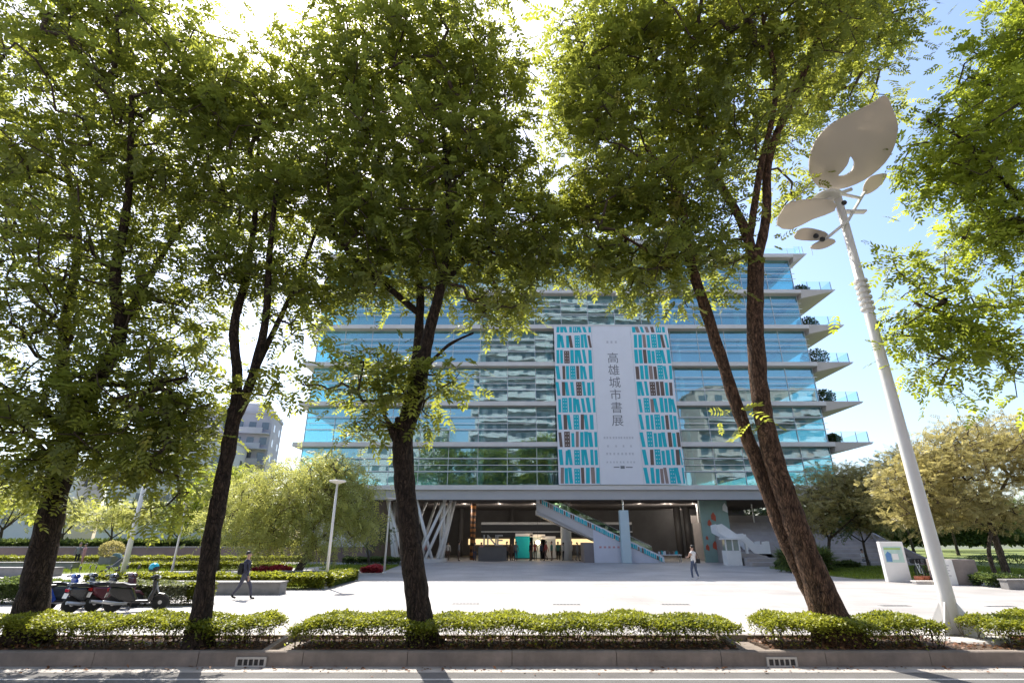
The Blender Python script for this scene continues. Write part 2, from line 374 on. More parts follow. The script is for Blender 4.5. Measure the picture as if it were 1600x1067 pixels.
# storeys: mullion frame with its panes
NP = 18; PW = (XR-XL)/NP
def pane_mesh(w, h):
    m = MB(); m.box(-w/2, w/2, -.015, .015, 0, h); return m.mesh('pane', M_glass)
for i in range(6):
    z0, z1 = LV[i], LV[i+1]-.42; H = z1-z0; hs = [(0, H*.36), (H*.36, H*.70), (H*.70, H)]
    fr = MB(); y = GD-FD
    for k in range(NP+1):
        xx = XL+k*PW; fr.box(xx-.03, xx+.03, y-.02, y+.12, z0+.002, z1-.002)
    for h in (H*.36, H*.70): fr.box(XL, XR, y-.015, y+.09, z0+h-.025, z0+h+.025)
    so = LB(fr, 'storey_frame', M_mull)
    pm = [pane_mesh(PW-.062, b-a-.06) for a, b in hs]
    for k in range(NP):
        for r_, (a, b) in enumerate(hs):
            o = link('pane', pm[r_], so, (XL+(k+.5)*PW, y+.03, z0+a+.03), (R(random.gauss(0,.22)), 0, R(random.gauss(0,.35))))
    # side and rear glazing
    sg = MB(); sg.box(XL-.01, XL+.02, y+.1, DEPTH-1, z0+.01, z1-.01); LB(sg, 'side_glazing', M_glass2, so)
    sg = MB(); sg.box(XR-.02, XR+.01, y+.1, DEPTH-1, z0+.01, z1-.01); LB(sg, 'side_glazing', M_glass2, so)
    sg = MB(); sg.box(XL+.03, XR-.03, DEPTH-1.1, DEPTH-1.07, z0+.01, z1-.01); LB(sg, 'rear_glazing', M_glass2, so)
    # slim white rods in front of the glass
    for h in (H*.36, H*.52, H*.70):
        LB(MB().box(XL-.3, XR+.1, .32, .365, z0+h-.02, z0+h+.025), 'white_rod', M_white, so)
    # core and shelving inside
    LB(MB().box(-9, 19, 14, 30, z0+.005, z1-.005), 'core_wall', M_int, so)
    for xx in np.arange(XL+3, XR-2, 7.2):
        LB(MB().tube([(xx, 3.6, z0+.004), (xx, 3.6, z1-.004)], .3, 12), 'column', M_int, so, smooth=False)
# set-back top storey and roof parapet
LB(MB().box(-16, 21, 7, 32, 31.81, 37.2), 'roof_storey', M_glass and mat('roof_glass_wall', (.16,.32,.40), .1, .15, .4, spec=.8))
LB(MB().box(-17, 22, 6.2, 33, 37.21, 37.7), 'roof_slab', M_slab)
for k in range(19): LB(MB().box(XL+k*PW-.02, XL+k*PW+.02, .6, .64, 31.8, 32.85), 'roof_railing_post', M_steel)
LB(MB().box(XL, XR+1, .61, .63, 31.95, 32.85), 'roof_railing', M_rail)
# fascia above the lobby
LB(MB().box(XL-.75, XR+.3, .25, .55, 5.5, 6.37), 'fascia', M_fascia)
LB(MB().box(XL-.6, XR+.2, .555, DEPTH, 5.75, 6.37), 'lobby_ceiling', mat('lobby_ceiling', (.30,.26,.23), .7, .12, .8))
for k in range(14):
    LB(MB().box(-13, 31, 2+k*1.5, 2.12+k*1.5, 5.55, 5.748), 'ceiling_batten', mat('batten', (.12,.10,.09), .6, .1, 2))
# lobby back: dark walls, lit strip, doors
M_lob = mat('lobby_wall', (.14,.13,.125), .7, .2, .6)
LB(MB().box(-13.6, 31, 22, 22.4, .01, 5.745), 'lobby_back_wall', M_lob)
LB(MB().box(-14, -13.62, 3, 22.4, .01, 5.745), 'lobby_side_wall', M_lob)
LB(MB().box(XL, -14.1, 4, 4.4, .01, 5.745), 'white_screen_wall', mat('white_panel', (.68,.68,.66), .6, .05, 1))
for k in range(5): LB(MB().box(XL+.1+k*1.25, XL+.14+k*1.25, 3.96, 3.998, .05, 5.7), 'panel_joint', M_fascia)
a, b = XD(752, 62, 3.5), XD(905, 62, 3.5)
for k, (z0, z1, mm) in enumerate([(3.55, 3.8, M_fascia), (2.85, 3.5, M_black), (2.72, 2.84, M_steel), (2.2, 2.7, M_black)]):
    LB(MB().box(a, b+6, 12.0-.03*k, 12.3, z0, z1), 'canopy_band', mm)
LB(MB().box(a-2.2, b+6, 21.9, 21.99, 1.3, 2.0), 'lit_display_wall', mat('lit_display', (.6,.5,.3), .6, .3, 1.5, emit=(1,.72,.36), estr=.55))
# striped orange column and round columns of the lobby
def col(px, D, r, z1, m, name='column'):
    xx = XD(px, D, 3); return LB(MB().tube([(xx, D-FD, .005), (xx, D-FD, z1)], r, 16), name, m, smooth=True)
st = nd_mat = bpy.data.materials.new('orange_stripe'); st.use_nodes = True
wv = nd(st.node_tree, 'ShaderNodeTexWave'); wv.bands_direction = 'Z'; wv.inputs['Scale'].default_value = .55; wv.inputs['Distortion'].default_value = 3
cr = nd(st.node_tree, 'ShaderNodeValToRGB'); cr.color_ramp.elements[0].color = (.35,.14,.04,1); cr.color_ramp.elements[1].color = (.06,.03,.02,1); cr.color_ramp.elements[0].position = .45; cr.color_ramp.elements[1].position = .55
tcn = nd(st.node_tree, 'ShaderNodeTexCoord'); st.node_tree.links.new(tcn.outputs['Object'], wv.inputs['Vector']); st.node_tree.links.new(wv.outputs['Fac'], cr.inputs['Fac']); st.node_tree.links.new(cr.outputs['Color'], st.node_tree.nodes['Principled BSDF'].inputs['Base Color'])
col(739, 58, .28, 5.74, st, 'striped_column')
col(884, 57, .55, 5.74, M_white)
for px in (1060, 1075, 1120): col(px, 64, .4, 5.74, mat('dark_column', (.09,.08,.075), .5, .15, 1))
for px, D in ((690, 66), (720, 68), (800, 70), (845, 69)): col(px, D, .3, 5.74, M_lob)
# ceiling downlights
dl = mat('downlight', (.9,.85,.75), .5, 0, emit=(1,.85,.6), estr=4)
for px, py in ((1040,798),(1062,793),(1050,806),(1000,800),(1085,806),(780,800),(835,800),(870,806),(725,802),(690,804)):
    d = ray(px, py); t = (5.74-CAM_H)/d.z if d.z > 0 else 1
    q = d*t
    if q.y > FD+20 or q.y < FD+1: q = Vector((d.x*(FD+8)/d.y, FD+8, 0))
    LB(MB().lathe([(.09, 0), (.09, .03)], 10, (q.x, q.y-FD, 5.70)), 'downlight', dl)
    ld = bpy.data.lights.new('downlight_beam', 'POINT'); ld.energy = 50; ld.color = (1, .94, .86); ld.shadow_soft_size = .12
    lo = bpy.data.objects.new('downlight_beam', ld); COL.objects.link(lo); lo.parent = lib; lo.location = (q.x, q.y-FD, 5.45)
# woven basket of white raking columns
bc = LB(MB().lathe([(2.6,.005),(2.6,.3)], 28, (XD(656, 53.4, 0), 3.4, 0)), 'basket_plinth', M_slab)
cx = XD(656, 53.4, 3)
random.seed(3)
for k in range(22):
    a0 = 2*math.pi*k/22; da = random.choice((.75, -.75, .5, -.5))
    LB(MB().tube([(cx+2.4*math.cos(a0), 3.4+2.2*math.sin(a0), .3), (cx+3.4*math.cos(a0+da), 3.4+2.6*math.sin(a0+da), 5.74)], .14, 10), 'raking_column', M_white, bc, smooth=True)
# ------------------------------------------------------------------ foliage and trees
def np_mesh(name, V, F4, mt, tint=None, F3=None):
    """V (n,3), F4 (m,4) quads, F3 (k,3) tris -> mesh, fast"""
    me = bpy.data.meshes.new(name)
    F3 = np.zeros((0,3), int) if F3 is None else F3
    F4 = np.zeros((0,4), int) if F4 is None else F4
    me.vertices.add(len(V)); me.vertices.foreach_set('co', np.asarray(V, np.float32).ravel())
    nl = F4.size + F3.size; me.loops.add(nl)
    me.loops.foreach_set('vertex_index', np.concatenate([F4.ravel(), F3.ravel()]).astype(np.int32))
    me.polygons.add(len(F4)+len(F3))
    st = np.concatenate([np.arange(len(F4))*4, F4.size + np.arange(len(F3))*3]).astype(np.int32)
    me.polygons.foreach_set('loop_start', st)
    if tint is not None:
        at = me.attributes.new('tint', 'FLOAT', 'POINT'); at.data.foreach_set('value', np.asarray(tint, np.float32))
    me.materials.append(mt); me.update(calc_edges=True); me.validate(); return me
def leaflet(L, w):                      # pointed blade along +x with drooping tip: 6 verts
    v = np.array([(0,0,0), (.32*L, w/2, .03*L), (.32*L, -w/2, .03*L), (.68*L, w*.42, .0), (.68*L, -w*.42, .0), (L, 0, -.09*L)])
    return v, np.array([(1,2,4,3)]), np.array([(0,2,1), (3,4,5)])
def rotz(v, a):
    c, s = math.cos(a), math.sin(a); return v @ np.array([[c, s, 0], [-s, c, 0], [0, 0, 1]])
def compound(n_pairs, L, w, rl, rg, droop=.25, leaflet=leaflet):
    """a pinnate leaf along +x"""
    V = []; Q = []; T = []; n = 0
    for i in range(n_pairs):
        t = (i+.8)/(n_pairs); x = rl*t
        for s in (-1, 1):
            v, q, tt = leaflet(L*rg.uniform(.8,1.1), w*rg.uniform(.85,1.1))
            a = rg.uniform(-.35,.35); ca, sa = math.cos(a), math.sin(a)
            v = v @ np.array([[1,0,0],[0,ca,sa],[0,-sa,ca]])
            v = rotz(v, s*rg.uniform(.75,1.1)); v = v + np.array([x, 0, -droop*rl*t*t])
            V.append(v); Q.append(q+n); T.append(tt+n); n += len(v)
    v, q, tt = leaflet(L, w); v = v + np.array([rl*1.02, 0, -droop*rl]); V.append(v); Q.append(q+n); T.append(tt+n)
    return np.vstack(V), np.vstack(Q), np.vstack(T)
def simple(L, w):                       # cheap four cornered leaf
    return np.array([(0,0,0), (.45*L, w/2, .05*L), (L, 0, -.04*L), (.5*L, -w/2, .05*L)]), np.array([(0,3,2,1)]), np.zeros((0,3), int)
def scatter(protos, pos, ax, up, size, tint, rg):
    """place leaf shapes: pos (M,3), axis, up (M,3), size (M,)"""
    M = len(pos); which = rg.integers(0, len(protos), M)
    ax = ax / np.linalg.norm(ax, axis=1, keepdims=True)
    b = np.cross(up, ax); b /= np.linalg.norm(b, axis=1, keepdims=True)+1e-9
    n = np.cross(ax, b)
    VV = []; QQ = []; TT = []; CC = []; off = 0
    for k, (pv, pq, pt) in enumerate(protos):
        I = np.where(which == k)[0]
        if not len(I): continue
        F = np.stack([ax[I], b[I], n[I]], 1)                       # (m,3,3)
        W = np.einsum('vk,mkj->mvj', pv, F) * size[I][:,None,None] + pos[I][:,None,:]
        nv = len(pv); base = off + np.arange(len(I))*nv
        VV.append(W.reshape(-1,3)); QQ.append((pq[None]+base[:,None,None]).reshape(-1,4)); TT.append((pt[None]+base[:,None,None]).reshape(-1,3))
        CC.append(np.clip(np.repeat(tint[I], nv) + np.repeat(rg.normal(0, .06, len(I)*nv//4+1), 4)[:len(I)*nv], 0, 1)); off += len(I)*nv
    return np.vstack(VV), np.vstack(QQ), np.vstack(TT), np.concatenate(CC)

def grow(limbs, targets, rg, step=.55, wig=.12, ends=None):
    """limbs: list of polylines [(vec, r)...]; targets (N,3). Returns node list & parents so that every target hangs on a branch."""
    pos = []; par = []; rad0 = []
    for li, (pts, parent_ref) in enumerate(limbs):
        prev = -1
        if parent_ref is not None:
            p0 = np.array(pts[0][0]); d = np.linalg.norm(np.array(pos)-p0, axis=1); prev = int(np.argmin(d))
        for j in range(len(pts)-1):
            a, ra = np.array(pts[j][0]), pts[j][1]; b, rb = np.array(pts[j+1][0]), pts[j+1][1]
            n = max(1, int(np.linalg.norm(b-a)/.5))
            for k in range(n if j < len(pts)-2 else n+1):
                t = k/n; pos.append(a+(b-a)*t + rg.normal(0, .018, 3)*(1 if k else 0)); par.append(prev); rad0.append(ra+(rb-ra)*t); prev = len(pos)-1
    nl = len(pos)
    cap = nl + len(targets)*7 + 10
    A = np.zeros((cap,3)); A[:nl] = pos; cnt = nl
    skel = A[:nl].copy(); elig = np.array(rad0) < .17
    if elig.sum() < 5: elig[:] = True
    elA = np.zeros(cap, bool); elA[:nl] = elig
    d0 = np.min(np.linalg.norm(targets[:,None,:]-skel[None][:, elig], axis=2), axis=1)
    order = np.argsort(d0); tip = np.zeros(len(targets), int)
    for ti in order:
        T = targets[ti]; dv = T - A[:cnt]; d = np.linalg.norm(dv, axis=1)
        cost = d + .5*np.maximum(0, -dv[:,2])                        # prefer growing upward or out
        cost[~elA[:cnt]] += 50
        j = int(np.argmin(cost)); D = np.linalg.norm(T-A[j]); n = max(1, min(6, int(D/step)))
        prev = j; A0 = A[j].copy()
        for k in range(1, n+1):
            t = k/n; q = A0+(T-A0)*t + np.array([0, 0, .18*D*math.sin(math.pi*t)]) + (rg.normal(0, wig, 3)*step if k < n else 0)
            A[cnt] = q; par.append(prev); elA[cnt] = True; rad0.append(None); prev = cnt; cnt += 1
        tip[ti] = prev
    return A[:cnt], np.array(par), rad0, tip, nl

def branch_mesh(A, par, rad0, tip, nl, sides=5, r_tip=.011, expo=.42):
    n = len(A); load = np.zeros(n)
    np.add.at(load, tip, 1)
    for i in range(n-1, nl-1, -1):
        if par[i] >= 0: load[par[i]] += load[i]
    rad = np.array([r if r is not None else r_tip*max(1, load[i])**expo for i, r in enumerate(rad0)])
    I = np.array([i for i in range(nl, n) if par[i] >= 0]); pi = par[I]
    a = A[pi]; b = A[I]; t = b-a; t /= np.linalg.norm(t, axis=1, keepdims=True)+1e-9
    ref = np.where(np.abs(t[:,2:3]) < .8, np.array([[0,0,1.]]), np.array([[1.,0,0]]))
    u = np.cross(t, ref); u /= np.linalg.norm(u, axis=1, keepdims=True); v = np.cross(t, u)
    ra = np.minimum(rad[pi], rad[I]*1.35)
    an = 2*np.pi*np.arange(sides)/sides
    ring = lambda c, r: c[:,None,:] + r[:,None,None]*(u[:,None,:]*np.cos(an)[None,:,None] + v[:,None,:]*np.sin(an)[None,:,None])
    V = np.concatenate([ring(a, ra), ring(b, rad[I])], 1).reshape(-1,3)
    base = (np.arange(len(I))*2*sides)[:,None,None]; k = np.arange(sides)
    q = np.stack([k, (k+1) % sides, sides+(k+1) % sides, sides+k], 1)
    return V, (q[None]+base).reshape(-1,4)

def smooth_path(pts, n=6):
    """Catmull-Rom through (vec, r)"""
    out = []
    for i in range(len(pts)-1):
        p = [np.array(pts[max(0, min(len(pts)-1, i+k))][0]) for k in (-1, 0, 1, 2)]; r0, r1 = pts[i][1], pts[i+1][1]
        for k in range(n):
            t = k/n
            q = .5*((2*p[1]) + (-p[0]+p[2])*t + (2*p[0]-5*p[1]+4*p[2]-p[3])*t*t + (-p[0]+3*p[1]-3*p[2]+p[3])*t**3)
            out.append((Vector(q), r0+(r1-r0)*t))
    out.append((Vector(pts[-1][0]), pts[-1][1])); return out

def tree(name, label, base, limbs, blobs, protos, lm, seed, leaves=6, spread=.35, size=1.0, bark=None, group=None, droop=.3, tint=(.5,.25), sides=12, trunk_sides=14, r_tip=.011, shell=2.2, flare=1.0, upn=.42):
    """limbs: first is the trunk; each [(vec, r)...]. blobs: (center vec, (rx,ry,rz), n)"""
    rg = np.random.default_rng(seed); base = Vector(base)
    t = thing(name, label, 'tree', base, group=group)
    off = np.array(base)
    L = []
    for i, l in enumerate(limbs):
        L.append((smooth_path([(Vector(p)-base, r) for p, r in l]), None if i == 0 else 1))
    T = []; 
    for c, rr, n in blobs:
        d = rg.normal(size=(n,3)); d /= np.linalg.norm(d, axis=1, keepdims=True)
        T.append((np.array(c)-off) + d*np.array(rr)*(rg.random((n,1))**(1/shell)))
    T = np.vstack(T)
    A, par, rad0, tip, nl = grow(L, T, rg)
    # trunk and limbs
    for i, (pts, _) in enumerate(L):
        m = MB(); r = [q[1] for q in pts]; ps = [q[0] for q in pts]
        if i == 0:
            zb = ps[0].z
            r = [rr*(1+.55*flare*math.exp(-max(0, (q.z-zb))/.28)) for rr, q in zip(r, ps)]
        m.tube(ps, r, trunk_sides if i == 0 else max(7, trunk_sides-4))
        # knobbly bark outline
        m.v = [tuple(Vector(v) + Vector(rg.normal(0, .012, 3))*min(1, max(.25, r[min(len(r)-1, k//(trunk_sides if i == 0 else max(7, trunk_sides-4)))]*4))) for k, v in enumerate(m.v)]
        part('trunk' if i == 0 else 'limb', m, bark or M_bark, t, smooth=True)
    V, F = branch_mesh(A, par, rad0, tip, nl, r_tip=r_tip)
    o = link('twigs', np_mesh('twigs', V, F, M_twig), t); o['kind'] = 'stuff'
    # leaves
    d = A[tip]-A[par[tip]]; d /= np.linalg.norm(d, axis=1, keepdims=True)+1e-9
    pos = np.repeat(A[tip], leaves, 0) + rg.normal(0, spread, (len(T)*leaves, 3))*np.array([1,1,.6])
    ax = np.repeat(d, leaves, 0)*.5 + rg.normal(0, 1, pos.shape)*np.array([1,1,.45]) + np.array([0,0,-droop])
    up = np.array([0,0,1.]) + rg.normal(0, upn, pos.shape)
    sz = size*rg.uniform(.62, 1.28, len(pos))
    tn = np.clip(np.repeat(rg.normal(tint[0], tint[1], len(T)), leaves) + rg.normal(0, .1, len(pos)), 0, 1)
    V, Q, TT, C = scatter(protos, pos, ax, up, sz, tn, rg)
    o = link('crown', np_mesh('crown', V, Q, lm, C, TT), t); o['kind'] = 'stuff'
    return t
def PL(D0, pts):
    """pixel polyline (px, py, dD, r) at distance D0+dD"""
    return [(P(a, b, D0+c), r) for a, b, c, r in pts]
def BL(D0, lst, k=1.0):
    out = []
    for px, py, dD, rx, ry, rd, n in lst:
        c = P(px, py, D0+dD); s = (c - Vector((0,0,CAM_H))).dot(Vector((0, CT, ST)))/800
        out.append((c, (rx*s, rd, ry*s), int(n*k)))
    return out
rg0 = np.random.default_rng(11)
PIN = [compound(5, .155, .062, .42, rg0, .3) for _ in range(5)]
PINB = [compound(4, .20, .085, .40, rg0, .35) for _ in range(5)]

# --- the four roadside trees in view, plus the neighbour whose crown reaches in from the right
D1 = 12.3
tree('roadside_tree', 'big leafy roadside tree with a leaning dark trunk beside the parked scooters', P(40, 1003, 12.3), [
    PL(D1, [(40,1003,0,.33),(58,900,0,.27),(78,810,0,.25),(104,700,0,.24),(125,640,0,.23)]),
    PL(D1, [(125,640,0,.20),(160,580,-.2,.17),(188,520,-.4,.15),(180,430,-.6,.12),(200,310,-.9,.09),(206,150,-1.5,.06)]),
    PL(D1, [(120,650,0,.16),(98,570,.3,.14),(105,480,.5,.12),(122,370,.4,.10),(95,220,.3,.07)]),
    PL(D1, [(186,520,-.4,.10),(235,430,.1,.08),(290,340,.5,.06),(330,275,.8,.04)]),
    PL(D1, [(150,600,-.1,.07),(220,600,-.8,.05),(290,590,-1.2,.035)]),
    PL(D1, [(112,680,0,.08),(60,640,-.6,.06),(0,600,-1,.04)]),
  ], BL(D1, [
    (60,80,-1.5,180,120,2.6,90), (200,150,-1,150,130,2.6,110), (60,260,-.6,170,110,2.4,110), (230,300,0,110,90,2,70), (120,400,-.2,150,80,2.2,90),
    (40,500,-.6,110,80,2,60), (260,480,.3,90,80,1.6,60), (230,600,-.4,110,75,1.6,70), (70,640,-.7,110,70,1.6,55), (280,650,-.2,60,55,1.1,30),
    (150,700,-.5,120,40,1.2,32), (40,740,-.5,60,40,1,18), (240,720,-.6,70,40,.9,22), (-120,250,-1,140,260,3,110), (40,-140,-3,260,110,2.5,60), (200,10,-2,120,80,2,55), (330,130,-1,70,90,1.6,34), (265,780,-.6,28,38,.4,7)
  ], 1.45), PIN, LF_main, 21, leaves=6, group='roadside trees')
D2 = 11.85
tree('roadside_tree', 'slender roadside tree forking into bare dark stems above the first hedge', P(308,1014,D2), [
    PL(D2, [(308,1014,0,.22),(318,930,0,.185),(333,830,0,.175),(350,740,0,.165),(365,655,0,.155),(369,635,0,.15)]),
    PL(D2, [(366,650,0,.12),(371,590,0,.115),(366,510,.1,.11),(385,430,.2,.09),(398,340,.3,.07),(404,230,.4,.05)]),
    PL(D2, [(366,660,0,.12),(394,590,-.2,.11),(415,500,-.3,.09),(421,400,-.4,.075),(432,290,-.6,.05)]),
    PL(D2, [(398,580,-.2,.075),(436,500,.1,.065),(470,425,.3,.05),(505,330,.5,.035)]),
  ], BL(D2, [
    (400,200,0,90,110,1.8,95), (350,300,.4,80,80,1.6,60), (450,320,.2,90,80,1.6,75), (400,430,.2,70,50,1.2,32), (480,440,.3,60,50,1.2,34), (350,420,.3,60,50,1.2,26),
    (450,130,0,70,60,1.5,40), (330,180,.2,60,80,1.4,38), (455,505,.2,50,30,.7,9), (400,600,-.1,35,22,.5,9), (440,600,0,18,14,.3,3)
  ], 1.15), PIN, LF_main, 22, leaves=6, group='roadside trees')
D3 = 12.1
tree('roadside_tree', 'straight roadside tree with a cut stump of limb, rising from the middle hedge', P(664,1012,D3), [
    PL(D3, [(664,1012,0,.28),(654,950,0,.25),(643,860,0,.24),(634,770,0,.235),(629,700,0,.235),(632,655,0,.225)]),
    PL(D3, [(636,668,0,.19),(655,610,-.1,.165),(668,530,-.2,.15),(690,440,-.4,.125),(702,330,-.6,.10),(690,180,-.9,.06)]),
    PL(D3, [(632,660,0,.15),(648,590,.2,.135),(655,510,.3,.12),(655,440,.4,.10),(635,340,.6,.08),(610,200,.8,.05)]),
    PL(D3, [(655,490,.3,.09),(610,452,.1,.08),(560,410,-.1,.065),(500,340,-.3,.045)]),
    PL(D3, [(690,450,-.4,.08),(745,380,0,.065),(800,310,.4,.05),(830,230,.6,.035)]),
    PL(D3, [(629,705,0,.12),(617,680,-.15,.115),(610,665,-.2,.10)]),
    PL(D3, [(660,580,-.1,.05),(700,540,-.3,.04),(740,520,-.5,.025)]),
  ], BL(D3, [
    (650,80,-1.2,120,90,2.2,130), (750,140,-.6,85,90,2,100), (560,150,-.8,90,90,2,95), (640,240,-.6,130,80,2.2,130), (770,270,0,85,80,1.8,95), (530,290,-.3,80,80,1.8,80),
    (680,350,-.2,120,70,2,110), (800,390,.3,75,60,1.5,70), (570,370,0,85,60,1.6,70), (840,330,.3,30,60,1,26), (660,430,.2,110,45,1.5,55), (785,470,.2,60,35,.9,26), (850,400,.4,30,40,.8,14),
    (540,440,.1,50,35,.9,22), (600,600,-.3,70,30,.9,24), (560,560,-.3,30,25,.6,8), (690,590,-.4,40,30,.6,12), (500,600,-.3,35,14,.5,6), (590,660,-.3,40,22,.6,11), (660,640,-.3,20,30,.5,6), (630,560,0,40,30,.7,10),
    (690,-30,-2,110,40,1.6,26), (520,60,-1.2,60,60,1.5,26)
  ], 1.12), PIN, LF_main, 23, leaves=6, group='roadside trees')
D4 = 12.3
tree('roadside_tree', 'twin trunk roadside tree leaning over the hedge beside the tall white lamp', P(1312,1005,D4), [
    PL(D4, [(1312,1005,0,.40),(1288,940,0,.33),(1258,860,0,.27),(1228,775,0,.235),(1203,695,0,.22),(1187,610,0,.21),(1180,510,-.1,.205),(1181,405,-.2,.20)]),
    PL(D4, [(1181,410,-.2,.14),(1197,340,-.2,.125),(1203,240,-.4,.115),(1250,130,-.9,.09),(1292,20,-1.6,.06)]),
    PL(D4, [(1180,415,-.2,.15),(1160,350,0,.13),(1120,280,.3,.11),(1080,215,.6,.09),(1065,90,.6,.06)]),
    PL(D4, [(1172,370,-.1,.10),(1187,270,-.5,.09),(1212,140,-1.1,.07),(1190,20,-1.8,.05)]),
    PL(D4, [(1302,1000,.12,.22),(1276,940,.2,.20),(1232,850,.3,.185),(1195,755,.35,.17),(1160,660,.35,.16),(1130,570,.3,.15),(1098,470,.2,.145),(1075,395,.1,.13),(1062,310,0,.10),(1010,230,-.2,.07)]),
    PL(D4, [(1070,395,.1,.06),(1030,400,-.3,.045),(960,360,-.5,.03)]),
    PL(D4, [(1080,215,.6,.06),(1030,200,.4,.045),(960,210,.2,.03)]),
  ], BL(D4, [
    (950,80,-.4,90,80,1.9,110), (1080,60,-1,110,90,2.2,130), (1230,60,-1.3,120,90,2.2,130), (1350,50,.4,80,70,1.6,85), (930,200,.1,75,80,1.7,90), (1050,190,.2,100,80,1.9,100),
    (960,310,.1,80,65,1.6,85), (1060,310,.2,90,70,1.7,85), (1150,200,-.3,90,80,1.8,75), (1275,140,1.6,70,60,1.2,65), (940,400,.1,60,40,1.2,42), (1040,400,.1,70,50,1.3,48), (1130,380,.2,50,60,1.1,30),
    (1222,290,1.3,26,50,.5,12), (1222,200,1.3,34,40,.6,16), (1390,165,2.0,40,25,.7,14), (1010,440,.1,55,22,.8,16), (890,330,.2,25,60,.8,18), (1120,-70,-2.4,240,80,2.2,110), (1340,-40,-2.2,110,60,1.8,45),
    (1155,650,.2,10,12,.2,2), (1085,470,.1,25,20,.4,5), (890,150,0,40,60,1,22)
  ], 1.2), PIN, LF_main, 24, leaves=6, group='roadside trees', bark=M_bark_red, tint=(.58,.26))
D5 = 12.6
b5 = Vector((17.2, D5, BED_Z))
tree('roadside_tree', 'sunlit roadside tree beyond the lamp, its light green branches reaching over the hedge', b5, [
    [(b5, .30), (b5+Vector((.1,0,3)), .25), (b5+Vector((.0,.1,5.2)), .22)],
    [(b5+Vector((0,.1,5)), .16), (b5+Vector((-.6,-.2,7)), .13), (b5+Vector((-1,-.6,10)), .09), (b5+Vector((-.8,-1,13)), .05)],
    [(b5+Vector((0,.1,5)), .10), (P(1680,480,D5+.2), .07), (P(1560,480,D5+.1), .05), (P(1480,475,D5), .032), (P(1420,440,D5-.1), .02)],
    [(b5+Vector((-.5,-.1,6.6)), .10), (P(1600,320,D5-.4), .07), (P(1520,230,D5-.7), .045), (P(1450,190,D5-.8), .025)],
  ], BL(D5, [
    (1590,100,-1,80,80,1.7,80), (1560,210,-.7,85,70,1.6,90), (1500,270,-.4,65,60,1.4,60), (1590,320,-.3,80,60,1.5,80), (1530,370,-.2,60,35,1.1,32), (1470,180,-.8,40,30,.8,14), (1430,240,-.6,28,40,.7,12), (1540,90,-1,40,40,1,16),
    (1440,440,0,50,28,.7,17), (1490,500,0,65,42,.9,36), (1425,510,0,40,40,.7,17), (1470,570,0,40,38,.7,15), (1560,530,.1,60,40,.9,26), (1590,450,0,50,30,.8,18), (1395,400,0,28,12,.4,4), (1600,590,0,25,40,.6,8), (1498,605,0,15,20,.3,4),
    (1700,150,-1,100,200,2.2,110), (1640,-40,-2,120,70,2,50), (1720,420,0,90,120,1.6,50)
  ], 1.0), PIN, LF_sun, 25, leaves=6, group='roadside trees', tint=(.45,.28))

